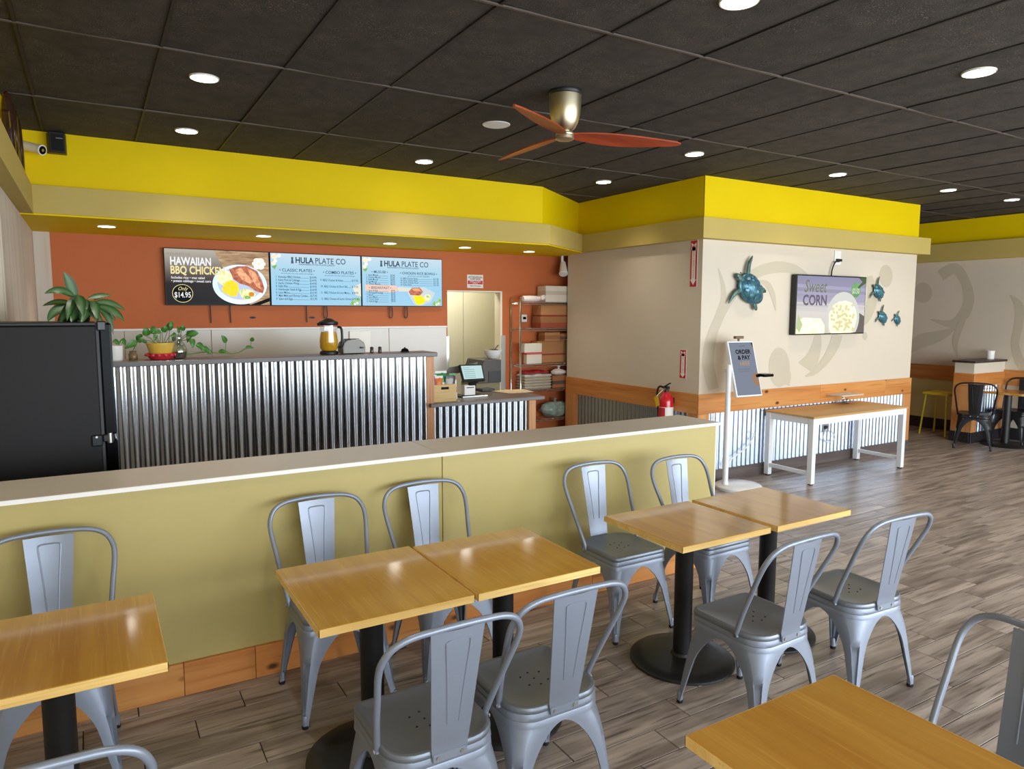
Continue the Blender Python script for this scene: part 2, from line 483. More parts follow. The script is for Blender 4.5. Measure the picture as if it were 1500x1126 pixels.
# passage behind the doorway
PASS = mat('passage_paint', rgb(216,210,184), .6)
wp = put('wall_passage', M().box(3.2, YB+.141, 0, 3.883, YB+.15, 2.7).box(4.682, YB+.141, 0, 6.4, YB+.15, 2.7).box(3.88, YB+.141, 2.112, 4.69, YB+.15, 2.7).box(3.2, 9.35, 0, 6.4, 9.45, 2.7).box(3.1, YB+.14, 0, 3.2, 9.45, 2.7).box(6.4, YB+.14, 0, 6.5, 9.45, 2.7).box(3.1, YB+.14, 2.7, 6.5, 9.45, 2.75), PASS, kind=S)
xs0 = atY(680, 480, 9.3).x
put('wall_panel', M().box(3.3, 9.325, 0, xs0-.004, 9.35, 2.69), PASS, wp)
put('wall_panel', M().box(xs0+.004, 9.325, 0, 6.3, 9.35, 2.69), PASS, wp)

# --- header over the kitchen counter, with its angled end
head = put('wall_header', M().prism([(XL, 6.83), (4.47, 6.86), (5.54, 7.64), (5.54, YB), (XL, YB)], 2.625, ZC), YELLOW, kind=S)
put('soffit_board', M().prism([(XL, 6.745), (4.50, 6.775), (5.46, 7.44), (5.54, 7.86), (5.54, YB), (XL, YB)], 2.592, 2.625), YELLOW, head)
put('trim_2', M().prism([(XL+.09, 6.73), (4.515, 6.76), (5.43, 7.40), (5.54, 7.46), (5.54, 7.64), (4.47, 6.86), (XL+.09, 6.835)], 2.605, 2.822), FASCIA, kind=S)

# --- the boxed-out wall
BX0, BX1, BY0, BY1 = 5.54, 9.46, 5.43, 7.87
wc = put('wall_center', M().box(BX0, BY0, 0, BX1, BY1, ZC), BEIGE, kind=S)
put('upper_wall_paint', M().box(BX0-.004, BY0-.004, 2.81, BX1+.004, BY0, ZC).box(BX0-.004, BY0-.004, 2.81, BX0, 7.64, ZC), YELLOW, wc)
put('trim_3', M().box(BX0-.115, BY0-.115, 2.602, BX1+.10, BY0, 2.812).box(BX0-.115, BY0, 2.602, BX0, 7.47, 2.812).box(BX1, BY0, 2.602, BX1+.10, 7.8, 2.812), FASCIA, kind=S)
# rails of pine boards
for a, b in ((BX0-.022, 7.55), (7.55, 8.875), (8.875, BX1+.012)):
    put('rail_board', M().box(a+.001, BY0-.022, .755, b-.001, BY0, .970), PINE, wc, bevel=.002)
put('rail_board', M().box(BX0-.022, BY0, .755, BX0, 7.865, .970), PINE_Y, wc, bevel=.002)
put('corner_post', M().box(BX0-.022, BY0-.022, .12, BX0+.145, BY0, .754), PINE_Z, wc, bevel=.002)
put('corner_post', M().box(9.30, BY0-.022, .12, BX1+.012, BY0, .754), PINE_Z, wc, bevel=.002)
put('corner_post', M().box(BX0-.022, 7.60, .12, BX0, 7.865, .754), PINE_Z, wc, bevel=.002)
put('corner_post', M().box(BX0-.022, BY0, .12, BX0, 5.57, .754), PINE_Z, wc, bevel=.002)
put('corrugated_sheet', corrugated(BX0+.145, 7.62, .12, .755, BY0-.010), GALV, wc, smooth=True)
put('corrugated_sheet', corrugated(7.60, 9.30, .12, .755, BY0-.013), GALV, wc, smooth=True)
put('corrugated_sheet', corrugated(5.57, 7.60, .12, .755, BX0-.010, 'y'), GALV, wc, smooth=True)
put('baseboard_center', M().box(BX0-.025, BY0-.028, 0, BX1+.02, BY0, .125).box(BX0-.025, BY0, 0, BX0, 7.86, .125), BASEB, kind=S, bevel=.004)
# painted swirls on the wall
g8 = lambda x, y: (1000 + x/3.043, 350 + y/3.043)
def swirl(parent, g, pts, ws, axis, val, off=.0015):
    s = g(1,0)[0] - g(0,0)[0]
    put('mural_swirl', strip_on([g(*p) for p in pts], [w*s for w in ws], axis, val, off), BEIGE_D, parent)
swirl(wc, g8, [(158,130),(178,200),(182,270),(160,350),(128,440),(112,540),(122,610),(138,668)], [4,18,26,36,46,52,52,48], 1, BY0)
swirl(wc, g8, [(150,420),(185,320),(250,220),(330,150),(420,125),(500,135),(560,165)], [8,26,34,46,52,40,6], 1, BY0, .0022)
swirl(wc, g8, [(330,185),(375,200),(402,250),(414,318)], [6,26,22,3], 1, BY0, .0029)
put('mural_swirl', blob_on(g8(430,572), 47/3.043, 88/3.043, 1, BY0, .0015), BEIGE_D, wc)
swirl(wc, g8, [(448,560),(472,600),(462,650)], [20,18,30], 1, BY0, .0022)
swirl(wc, g8, [(600,425),(598,470),(578,530),(548,575)], [30,40,60,84], 1, BY0)
swirl(wc, g8, [(690,425),(672,480),(640,535),(590,590),(545,612)], [46,44,36,26,6], 1, BY0, .0022)
swirl(wc, g8, [(832,165),(845,230),(838,300),(815,360),(790,395)], [24,44,46,32,6], 1, BY0)
put('mural_swirl', blob_on(g8(906,165), 29/3.043, 50/3.043, 1, BY0, .0015), BEIGE_D, wc)
put('mural_swirl', blob_on(g8(812,432), 11/3.043, 18/3.043, 1, BY0, .0015), BEIGE_D, wc)

# --- far wall at the right
XF = 11.5
wf = put('wall_far', M().box(XF, -3.1, 0, XF+.15, 8.3, ZC), BEIGE, kind=S)
put('upper_wall_paint', M().box(XF-.004, -3.0, 2.88, XF, 8.15, ZC), YELLOW, wf)
put('lower_wall_paint', M().box(XF-.004, 5.3, .17, XF, 8.15, .795), PALEOLIVE, wf)
put('trim_4', M().box(XF-.10, -3.0, 2.63, XF, 8.15, 2.90), FASCIA, kind=S)
for a, b in ((-3.0, 1.2), (1.2, 3.4), (3.4, 5.2), (5.2, 6.9), (6.9, 8.1)):
    put('rail_board', M().box(XF-.022, a+.001, .79, XF, b-.001, 1.015), PINE_Y, wf, bevel=.002)
put('baseboard_far', M().box(XF-.015, -3.0, 0, XF, 8.15, .17), BLACKBASE, kind=S)
g1 = lambda x, y: (1280 + x/2.814, 300 + y/2.814)
swirl(wf, g1, [(275,292),(335,262),(378,320),(392,390),(372,450),(320,490),(235,472)], [46,44,40,44,44,34,4], 0, XF)
put('mural_swirl', blob_on(g1(203,362), 38/2.814, 42/2.814, 0, XF, .0015), BEIGE_D, wf)
swirl(wf, g1, [(130,600),(200,560),(270,540),(335,508)], [30,60,44,10], 0, XF, .0022)
swirl(wf, g1, [(385,440),(352,510),(336,570),(345,625)], [20,28,24,3], 0, XF, .0029)
swirl(wf, g1, [(562,372),(600,420),(596,500),(582,570),(600,640),(640,700)], [4,40,36,34,40,44], 0, XF)

# --- shop front behind the camera
wfr = M().box(-1.35, -3.15, 0, 11.65, -3.0, .3).box(-1.35, -3.15, 2.7, 11.65, -3.0, ZC)
px = -1.35
for a, b in WIN_X + [(11.65, 11.65)]:
    wfr.box(px, -3.15, .3, a, -3.0, 2.7); px = b
put('wall_front', wfr, BEIGE, kind=S)
GLASS = bpy.data.materials.new('window_glass'); GLASS.use_nodes = True
nt = GLASS.node_tree; nt.nodes.clear()
o_ = nt.nodes.new('ShaderNodeOutputMaterial'); mx_ = nt.nodes.new('ShaderNodeMixShader'); mx_.inputs[0].default_value = .07
t_ = nt.nodes.new('ShaderNodeBsdfTransparent'); g_ = nt.nodes.new('ShaderNodeBsdfGlossy'); g_.inputs['Roughness'].default_value = .02
nt.links.new(t_.outputs[0], mx_.inputs[1]); nt.links.new(g_.outputs[0], mx_.inputs[2]); nt.links.new(mx_.outputs[0], o_.inputs[0])
for k, (a, b) in enumerate(WIN_X):
    w = put('window_%d' % (k+1), M().box(a, -3.13, .3, a+.05, -3.02, 2.7).box(b-.05, -3.13, .3, b, -3.02, 2.7).box(a, -3.13, .3, b, -3.02, .36).box(a, -3.13, 2.64, b, -3.02, 2.7), BLACK, kind=S)
    put('pane', M().box(a+.05, -3.08, .36, b-.05, -3.07, 2.64), GLASS, w)
put('wall_closing_kitchen', M().box(6.5, 9.5, 0, 11.7, 9.6, ZC), BEIGE, kind=S)

# --- half wall between dining room and kitchen
hw = put('wall_half', M().box(-1.2, 3.63, 0, 3.87, 3.985, 1.03), OLIVE, kind=S)
put('wall_panel', M().box(-1.2, 3.615, .16, 1.682, 3.63, 1.03), OLIVE, hw, bevel=.0015)
put('wall_panel', M().box(1.686, 3.615, .16, 3.872, 3.63, 1.03), OLIVE, hw, bevel=.0015)
CAPM = WHITE_LAM
put('cap_board', M().box(-1.2, 3.595, 1.03, 1.662, 4.02, 1.052), CAPM, hw, bevel=.002)
put('cap_board', M().box(1.665, 3.595, 1.03, 3.895, 4.02, 1.052), CAPM, hw, bevel=.002)
put('cap_edge', M().box(-1.2, 3.592, 1.031, 3.898, 3.595, 1.051).box(3.895, 3.595, 1.031, 3.898, 4.02, 1.051), WHITE_EDGE, hw)
put('added_dark_panel', M().box(-1.2, 3.985, 0, 3.87, 3.995, 1.03), mat('added_panel_brown', rgb(46,40,37), .6), hw)  # unseen panel, added dark to deepen the reflections in the ribbed counter
put('end_trim', M().box(3.872, 3.616, 0, 3.88, 3.985, 1.03), WHITE_EDGE, hw)
for k, (a, b) in enumerate(((-1.2, .30), (.30, .63), (.63, 1.68), (1.68, 2.75), (2.75, 3.872))):
    put('base_board', M().box(a+.001, 3.592, 0, b-.001, 3.614, .162), PINE, hw, bevel=.002)

# ================================================================== LIGHTS IN THE CEILING
TRIMM = mat('lamp_trim', rgb(225,215,200), .4)
def downlight(x, y, z, r, label, group, watts, on=True):
    t = thing('recessed_downlight', label, 'ceiling light', (x, y, z), group)
    put('trim_ring', M().lathe([(r, .006), (r, -.002), (r*.98, -.006), (r*.91, -.006), (r*.90, .006)], (x, y, z), 28, False, False), TRIMM, t, smooth=True)
    put('lens', M().lathe([(r*.905, -.003), (r*.5, -.0055), (.001, -.006)], (x, y, z), 24, False, True), LENS if on else WHITEP, t, smooth=True)
    if on:
        l = bpy.data.lights.new('downlight_lamp', 'SPOT'); l.energy = watts; l.color = (1.0, .89, .73)
        l.spot_size = math.radians(112); l.spot_blend = 1.0; l.shadow_soft_size = .06
        o = bpy.data.objects.new('downlight_lamp', l); COL.objects.link(o); o.parent = t; o.location = (0, 0, -.03)
    return t
GL = 'recessed downlights in the black ceiling'
for x, y, lab in (
    (.664, 4.763, 'larger of two recessed downlights above the black refrigerator, nearer the camera'),
    (.72, 6.205, 'recessed downlight near the ceiling camera, just in front of the yellow header'),
    (2.77, 6.294, 'recessed downlight above the middle menu screen, left of the ceiling speaker'),
    (4.864, 6.257, 'recessed downlight above the inner corner of the yellow header'),
    (4.706, 4.75, 'recessed downlight just beyond the red ceiling fan blade'),
    (6.647, 4.681, 'recessed downlight in front of the yellow band above the wall television'),
    (8.577, 4.608, 'recessed downlight near the far right end of the boxed-out yellow band'),
    (9.971, 4.578, 'small farthest recessed downlight at the right edge of the ceiling'),
    (4.549, 2.312, 'large recessed downlight at upper right, nearest of those on the right'),
    (2.595, 2.365, 'recessed downlight cut off by the top edge of the photo')):
    downlight(x, y, ZC - .004, .085 if y > 3 else .09, lab, GL, SPOT_W)
for x, y, lab in ((.70, 2.36, 'recessed downlight above the leftmost oak table, outside the picture'), (6.5, 2.32, 'recessed downlight right of the upper right one, outside the picture'), (8.45, 2.3, 'recessed downlight above the open floor at far right, outside the picture'),
                  (.7, -.4, 'first downlight from the left in the row behind the camera'), (2.6, -.4, 'second downlight from the left in the row behind the camera'), (4.55, -.4, 'third downlight from the left in the row behind the camera'),
                  (6.5, -.4, 'fourth downlight from the left in the row behind the camera'), (8.45, -.4, 'fifth downlight from the left in the row behind the camera')):
    downlight(x, y, ZC - .004, .09, lab, GL, SPOT_W)
GS = 'small downlights in the yellow soffit over the counter'
for px_, py_, lab in ((156,331,'leftmost soffit downlight, above the plant on the refrigerator'),
                      (386,345,'soffit downlight above the seam between the first two menu screens'),
                      (571,356,'soffit downlight above the rightmost menu screen'),
                      (681,362,'soffit downlight above the red and white wall notice'),
                      (775,368,'soffit downlight nearest the steel wire shelving')):
    p = atZ(px_, py_, 2.592)
    downlight(p.x, p.y, 2.590, .075, lab, GS, SOFFIT_W)
p = atZ(727, 182, ZC)
sp = thing('ceiling_speaker', 'round white flush ceiling speaker left of the ceiling fan', 'speaker', p)
put('speaker_ring', M().lathe([(.105,.004),(.105,-.004),(.098,-.008),(.09,-.006)], p, 28, False, False), WHITEP, sp, smooth=True)
put('grille', M().lathe([(.092,-.006),(.05,-.008),(.001,-.009)], p, 28, False, True), mat('speaker_grille', rgb(250,248,242), .6, bump=.2, bscale=400), sp, smooth=True)

# ================================================================== CEILING FAN
fx, fy = 2.69, 3.87
fan = thing('ceiling_fan', 'ceiling fan with brushed nickel motor housing and three reddish wooden blades', 'fan', (fx, fy, ZC))
put('mounting_plate', M().lathe([(.100,0),(.107,-.004),(.107,-.02),(.102,-.026)], (fx,fy,ZC), 36), BLACK, fan, smooth=True)
put('motor_housing', M().lathe([(.098,-.024),(.103,-.028),(.102,-.10),(.096,-.15),(.084,-.195),(.066,-.228),(.050,-.243),(.045,-.246)], (fx,fy,ZC), 40), NICKEL, fan, smooth=True)
put('neck_ring', M().lathe([(.036,-.244),(.036,-.256),(.058,-.258),(.060,-.266),(.058,-.272)], (fx,fy,ZC), 32), NICKEL, fan, smooth=True)
put('hub_cap', M().lathe([(.056,-.272),(.060,-.276),(.060,-.296),(.050,-.303),(.022,-.306),(.001,-.306)], (fx,fy,ZC), 32, True, False), NICKEL, fan, smooth=True)
BLADE = wood('fan_blade_wood', rgb(178,74,38), rgb(156,58,28), rgb(110,38,18), .35, axis=0, scale=4, rnd=.03)
for ang in (92, 215, 341):
    a = math.radians(ang); tilt = math.radians(13)
    top, bot = [], []
    K = 22
    for i in range(K + 1):
        t = i / K; r = .05 + .75*t
        w = .020 + .056*math.sin(math.pi*min(1, t*.97+.03)**.8) if t < 1 else .006
        lead = .014*math.sin(math.pi*t)
        row_t, row_b = [], []
        for s in (-1, -.5, 0, .5, 1):
            q = lead + s*w; z = -.268 - .016*t - q*math.sin(tilt) + .004*(1 - s*s)
            row_t.append((fx + r*math.cos(a) - q*math.sin(a), fy + r*math.sin(a) + q*math.cos(a), ZC + z))
            row_b.append((fx + r*math.cos(a) - q*math.sin(a), fy + r*math.sin(a) + q*math.cos(a), ZC + z - .009))
        top.append(row_t + row_b[::-1])
    put('blade', M().rings(top), BLADE, fan, smooth=True)

# ================================================================== CAMERA, ALARM BOX, CARVED LETTERS
c = atY(62, 216, 6.62)
cctv = thing('security_camera', 'small white bullet security camera on the yellow header at far left', 'camera', (c.x-.06, 6.83, c.z))
b0 = Vector((c.x-.135, 6.765, c.z+.030)); b1 = Vector((c.x-.01, 6.655, c.z-.012))
put('bracket', M().lathe([(.035,0),(.035,.012),(.02,.02)], (0,0,0), 16).rodbox((0,0,.01),(0,0,.06),.018,.018), WHITEP, None) if False else None
put('bracket', M().tube([(c.x-.12, 6.83, c.z+.03), (c.x-.12, 6.79, c.z+.03), (c.x-.11, 6.745, c.z+.022)], .016, 10), WHITEP, cctv, smooth=True)
put('camera_body', M().tube([b0, b1], .036, 18), WHITEP, cctv, smooth=True, bevel=.003)
dv = (b1 - b0).normalized()
put('front_bezel', M().tube([b1, b1 + dv*.012], .040, 18), WHITEP, cctv, smooth=True)
put('glass_front', M().tube([b1 + dv*.011, b1 + dv*.015], .031, 18), BLACKG, cctv, smooth=True)
put('lens', M().tube([b1 + dv*.014, b1 + dv*.017], .011, 12), STEEL, cctv, smooth=True)
a_, b_ = atY(71, 191, 6.75), atY(96, 225, 6.75)
alarm = thing('motion_detector', 'black box loudspeaker mounted on the yellow header beside the security camera', 'speaker', ((a_.x+b_.x)/2, 6.83, b_.z))
put('cabinet', M().prism([(a_.x-.02, 6.83), (a_.x+.0, 6.74), (b_.x, 6.74), (b_.x+.01, 6.83)], b_.z, 3.24), BLACK, alarm, bevel=.004)
put('front_grille', M().box(a_.x+.012, 6.735, b_.z+.015, b_.x-.008, 6.741, 3.225), mat('speaker_cloth', rgb(16,16,18), .9, bump=.5, bscale=300), alarm)
put('badge', M().box(a_.x+.045, 6.732, 3.19, a_.x+.09, 6.736, 3.196), STEEL, alarm)
alarm.name = 'wall_speaker'

CARVE = mat('dark_carved_wood', rgb(66,40,30), .18, noise=.4, nscale=9, coat=.4)
xw = XL
for k, (y0, lab) in enumerate(((6.36, 'glossy dark brown upright letter stroke on the left wall nearest the yellow header'),
                               (6.12, 'glossy dark brown looped letter on the left wall between two upright strokes'),
                               (5.88, 'glossy dark brown letter on the left wall, second from the left edge of photo'),
                               (5.64, 'glossy dark brown letter on the left wall at the very edge of photo'))):
    L_ = thing('carved_letter', lab, 'letter', (xw, y0, 2.75), 'dark carved letters on the left wall')
    if k == 1:
        pts = [(xw+.035, y0 + .10*math.cos(t*math.pi/12), 2.99 + .22*math.sin(t*math.pi/12)) for t in range(24)]
        put('loop', M().tube(pts, .030, 10, closed=True), CARVE, L_, smooth=True)
    else:
        put('stroke', M().lathe([(.004,0),(.034,.03),(.036,.20),(.030,.40),(.022,.46),(.004,.48)], (xw+.04, y0+.03, 2.76), 12), CARVE, L_, smooth=True)
        put('cross_stroke', M().tube([(xw+.035, y0-.05, 2.80 + .1*k), (xw+.035, y0+.05, 2.93)], .022, 8), CARVE, L_, smooth=True)
    put('mounting_pin', M().box(xw-.002, y0-.006+.03, 2.84, xw+.03, y0+.006+.03, 2.852), STEEL, L_)

# ================================================================== CHAIRS
def smoothpath(P, n=6):
    P = [Vector(p) for p in P]; out = []
    for i in range(len(P)-1):
        p0, p1, p2, p3 = P[max(i-1,0)], P[i], P[i+1], P[min(i+2,len(P)-1)]
        for j in range(n):
            t = j/n
            out.append(.5*((2*p1) + (p2-p0)*t + (2*p0-5*p1+4*p2-p3)*t*t + (3*p1-p0-3*p2+p3)*t**3))
    out.append(P[-1]); return out
def rrect(x, y0, y1, rf, rr, n=6):
    out = []
    for cx_, cy_, r, a0 in ((x-rf, y1-rf, rf, 0), (-x+rf, y1-rf, rf, 90), (-x+rr, y0+rr, rr, 180), (x-rr, y0+rr, rr, 270)):
        for i in range(n+1):
            a = math.radians(a0 + 90*i/n)
            out.append((cx_ + r*math.cos(a), cy_ + r*math.sin(a)))
    return out
def make_chair(label, paint, seatpaint, group):
    t = thing('metal_chair', label, 'chair', (0,0,0), group)
    def ring(ins, z): return [(x, y, z) for x, y in rrect(.194-ins, -.205+ins, .192-ins, max(.045-ins,.012), max(.105-ins,.03))]
    put('seat', M().rings([ring(.004,.449), ring(0,.456), ring(0,.467), ring(.004,.474), ring(.012,.4765), ring(.022,.475), ring(.034,.471), ring(.10,.467), ring(.16,.4655)], False, True), seatpaint, t, smooth=True)
    hm = M()
    for hx, hy in ((0,.045),(.042,.03),(-.042,.03),(.042,-.035),(-.042,-.035),(0,-.05),(0,-.002)):
        hm.lathe([(.0042,.4650),(.0042,.4672),(.001,.4674)], (hx, hy-.01, 0), 10, False, True)
    put('drain_holes', hm, HOLE, t, kind='stuff')
    # pressed band under the seat with its crease
    def r2(x, z): return [(a, b, z) for a, b in rrect(.190+x, -.203-x, .189+x, .045, .10)]
    put('apron', M().rings([r2(0,.452), r2(.003,.440), r2(.0035,.428), r2(.001,.424), r2(.003,.420), r2(.0045,.400)], False, False), paint, t, smooth=True)
    # four sheet-metal legs, arched between, grooved at the corner
    for sx in (1, -1):
        for sy in (1, -1):
            rows = []
            c0 = (.191, .190 if sy > 0 else .203); c1 = (.222, .235)
            zs = [.432, .418, .402, .392, .384, .374, .36, .34, .315, .286, .275, .262, .24, .21, .17, .13, .09, .06, .03, .014]
            for z in zs:
                q = (.432 - z)/.42
                cx_ = c0[0] + (c1[0]-c0[0])*q; cy_ = c0[1] + (c1[1]-c0[1])*q
                lw = .094 - .069*min(1, max(0, (.40 - z)/.37))**.9     # leg wing width low down
                def wing(c):
                    a = c - lw
                    zap = .398
                    if z >= zap: return c
                    u = min(1, (zap - z)/.17)
                    return c - a*math.sqrt(max(0, 1-(1-u)**2))
                wx, wy = wing(cx_), wing(cy_)
                r0 = (.045 if sy > 0 else .085)*(1-q)**3 + .030*(1-q) + .012
                rx_, ry_ = min(r0, .62*wx), min(r0, .62*wy)
                g = 0.0
                if z < .285: g = .011*min(1, (.285 - z)/.022)*min(1, max(0.0, (z-.05)/.04))
                lip = .009 if z < .398 else .002
                pts = [(cx_-wx, cy_-lip), (cx_-wx, cy_), (cx_-(wx+rx_)/2, cy_), (cx_-rx_, cy_), (cx_-.66*rx_, cy_-.055*ry_), (cx_-.58*rx_-.7*g, cy_-.085*ry_-g),
                       (cx_-.29*rx_-g, cy_-.29*ry_-g), (cx_-.085*rx_-g, cy_-.58*ry_-.7*g), (cx_-.055*rx_, cy_-.66*ry_), (cx_, cy_-ry_), (cx_, cy_-(wy+ry_)/2), (cx_, cy_-wy), (cx_-lip, cy_-wy)]
                rows.append([(sx*a, sy*b, z) for a, b in pts])
            leg = put('leg', M().grid(rows), paint, t, smooth=True)
            fx_, fy_ = sx*(.222-.012), sy*(.235-.012)
            put('foot_sleeve', M().lathe([(.0145,.012),(.0145,.05),(.011,.062)], (fx_, fy_, 0), 12), paint, leg, smooth=True)
            put('rubber_foot', M().lathe([(.013,0),(.0155,.004),(.0155,.016),(.012,.02)], (fx_, fy_, 0), 12), RUBBER, leg, smooth=True)
    # tube hoop
    half = [(.196,-.085,.448),(.197,-.088,.475),(.212,-.130,.575),(.227,-.185,.69),(.238,-.226,.775),(.235,-.252,.83),(.208,-.272,.876),(.155,-.284,.901),(.075,-.291,.909),(0,-.293,.911)]
    path = smoothpath(half + [(-x, y, z) for x, y, z in half[:-1][::-1]], 5)
    put('back_hoop', M().tube(path, .0112, 10), paint, t, smooth=True)
    # splat
    prof = [(-.206,.440,.060),(-.210,.462,.062),(-.2085,.482,.064),(-.2125,.505,.066),(-.222,.56,.070),(-.240,.67,.077),(-.258,.78,.084),(-.276,.895,.092)]
    fr, bk = [], []
    rows = []
    for y, z, h in prof:
        bow = .010*min(1, (z-.44)/.1)
        f = [(h*s, y - bow*(1-s*s), z) for s in (-1,-.6,-.2,.2,.6,1)]
        b = [(h*s*.995, y - .0035 - bow*(1-s*s), z) for s in (1,.6,.2,-.2,-.6,-1)]
        rows.append(f + b)
    sp_ = put('back_splat', M().rings(rows), paint, t, smooth=True)
    # pressed rib on the splat, seen from both sides
    def on(z):
        for (y0,z0,h0),(y1,z1,h1) in zip(prof[:-1], prof[1:]):
            if z0 <= z <= z1: return y0 + (y1-y0)*(z-z0)/(z1-z0)
        return prof[-1][0]
    rib = [(.020,.57),(.030,.72),(.041,.845),(.036,.858),(.026,.862)]
    rib = [(x, on(z)-.0115, z) for x, z in rib]
    rib = rib + [(-x, y, z) for x, y, z in rib[::-1]]
    put('pressed_rib', M().tube(smoothpath(rib, 3), .0034, 6), paint, sp_, smooth=True)
    fr_ = [(x, y + .0117 - .010*(1 - (x/.08)**2), z) for x, y, z in rib]
    put('pressed_rib', M().tube(smoothpath(fr_, 3), .0032, 6), paint, sp_, smooth=True)
    put('fixing_plate', M().box(-.060,-.2165,.438,.060,-.2105,.466), paint, t, bevel=.0015)
    bm_ = M()
    for x in (-.042, .042): bm_.tube([(x,-.215,.452),(x,-.2205,.452)], .0075, 10)
    for s in (-1, 1): bm_.tube([(s*.206,-.087,.455),(s*.211,-.087,.455)], .008, 10)
    put('bolts', bm_, STEEL, t, kind='stuff')
    put('under_brace', M().rodbox((-.17,-.17,.41),(.17,.17,.41),.018,.006).rodbox((-.17,.17,.404),(.17,-.17,.404),.018,.006), paint, t)
    return t
GC1 = 'silver metal chairs at the square oak tables'
lab = dict(
 c1='silver metal chair against the half wall at far left, behind the leftmost oak table',
 c2='silver metal chair against the half wall, second from the left in the wall row',
 c3='silver metal chair against the half wall in front of its vertical panel seam',
 c4='silver metal chair against the half wall with its whole seat showing left of the table',
 c5='silver metal chair at the right end of the wall row, nearest the white sign stand',
 c6='silver metal chair in the foreground with its back to us, left of the touching pair',
 c7='silver metal chair in the foreground with its back to us, right of the touching pair',
 c8='silver metal chair seen from behind at the table with the round black base showing',
 c9='silver metal chair seen from behind, standing alone on the open floor at right',
 c10='silver metal chair cut off by the right edge beside the nearest oak tabletop',
 c11='silver metal chair at bottom left, only the top of its hoop showing')
ch = make_chair(lab['c1'], SILVER, SILVER2, GC1)
PI = math.pi
SPOTS = dict(c2=(.94,3.25,PI), c3=(1.53,3.26,PI), c4=(2.64,3.18,PI), c5=(3.23,3.06,PI+.02), c6=(.912,2.13,0), c7=(1.378,2.165,0),
             c8=(2.535,2.12,.02), c9=(3.215,2.10,-.06), c10=(2.08,.985,math.radians(74)), c11=(-.17,1.97,0))
for k, (x, y, r) in SPOTS.items(): dup(ch, (x, y, 0), r, lab[k], GC1)
place(ch, (-.20, 3.24, 0), PI)

BLACKM = mat('black_metal_paint', rgb(26,26,30), .38, metal=.2)
bc = make_chair('black metal chair with its back to us at the far table, left of its pole', BLACKM, BLACKM, 'black metal chairs at the far table')
dup(bc, (11.175, 4.89, 0), PI/2, 'black metal chair at the far right edge, partly cut off, right of the table pole')
place(bc, (10.36, 5.02, 0), -1.15)

# ================================================================== TABLES
def make_table(label, w, d, group=None):
    t = thing('square_table', label, 'table', (0,0,0), group)
    put('tabletop', M().box(-w/2+.002, -d/2+.002, .725, w/2-.002, d/2-.002, .756), OAK, t, bevel=.002)
    eb = M().box(-w/2, -d/2, .7255, w/2, -d/2+.002, .7545).box(-w/2, d/2-.002, .7255, w/2, d/2, .7545).box(-w/2, -d/2, .7255, -w/2+.002, d/2, .7545).box(w/2-.002, -d/2, .7255, w/2, d/2, .7545)
    put('edge_band', eb, OAK_EDGE, t)
    put('mounting_plate', M().box(-.14, -.025, .717, .14, .025, .725).box(-.025, -.14, .717, .025, .14, .725), BLACK, t, bevel=.002)
    put('column', M().lathe([(.048,.02),(.048,.70),(.06,.717)], (0,0,0), 28), BLACK, t, smooth=True)
    put('base_disc', M().lathe([(.270,0),(.275,.006),(.274,.014),(.262,.024),(.20,.029),(.06,.036),(.052,.05)], (0,0,0), 48), BLACK, t, smooth=True)
    return t
GT = 'square oak cafe tables'
T = [(( -.156, 2.685), .622, .635, 'leftmost oak table, cut off by the left edge, one silver chair behind it'),
     ((.925, 2.682), .606, .668, 'oak table left of the middle touching pair, light reflected near its far edge'),
     ((1.541, 2.672), .598, .650, 'oak table right of the middle touching pair, hiding most of its base'),
     ((2.628, 2.643), .613, .590, 'oak table with its round black base in full view, left of the right-hand pair'),
     ((3.278, 2.640), .612, .600, 'farthest oak table of the dining row, right half of the right-hand pair'),
     ((1.580, .955), .612, .612, 'nearest oak tabletop, cut off by the bottom edge of the photo')]
for (x, y), w, d, l in T:
    place(make_table(l, w, d, GT), (x, y, 0))

# far table
TP = (10.98, 4.93)
ft = thing('far_table', 'oak-topped dining table at the far right beside the low partition', 'table', (TP[0], TP[1], 0))
FTW = (10.60, 4.74, 11.42, 5.20)
put('tabletop', M().box(10.68, 4.60, .725, 11.20, 5.17, .757), OAK, ft, bevel=.003)
put('column', M().lathe([(.05,.02),(.05,.725)], (10.925, 4.88, 0), 20), BLACK, ft, smooth=True)
put('base_disc', M().lathe([(.30,0),(.305,.008),(.28,.024),(.06,.036)], (10.925, 4.865, 0), 36), BLACK, ft, smooth=True)

# ================================================================== FAR CORNER AT THE RIGHT
PX0, PY0, PY1 = 10.65, 5.21, 5.47
pt = thing('low_partition', 'low seating partition at far right with dark cap, pine band and ribbed metal', 'partition', (11.07, 5.34, 0))
put('core', M().box(PX0, PY0, .12, XF, PY1, 1.135), BEIGE, pt)
put('cap_board', M().box(PX0-.03, PY0-.03, 1.135, XF, PY1+.03, 1.165), mat('dark_cap', rgb(60,42,40), .4), pt, bevel=.003)
put('rail_board', M().box(PX0-.018, PY0-.018, .80, XF-.022, PY0, .985), PINE, pt, bevel=.002)
put('rail_board', M().box(PX0-.018, PY0, .80, PX0, PY1, .985), PINE_Y, pt, bevel=.002)
put('corner_post', M().box(PX0-.018, PY0-.018, .15, PX0+.12, PY0, .80), PINE_Z, pt)
put('corner_post', M().box(PX0-.018, PY0, .15, PX0, PY1, .80), PINE_Z, pt)
put('corner_post', M().box(11.30, PY0-.018, .15, XF-.022, PY0, .80), PINE_Z, pt)
put('corrugated_sheet', corrugated(PX0+.12, 11.30, .15, .80, PY0-.008), GALV, pt, smooth=True)
put('base_board', M().box(PX0-.028, PY0-.028, 0, XF-.015, PY0, .15).box(PX0-.028, PY0, 0, PX0, PY1+.01, .15), BLACKBASE, pt, bevel=.003)
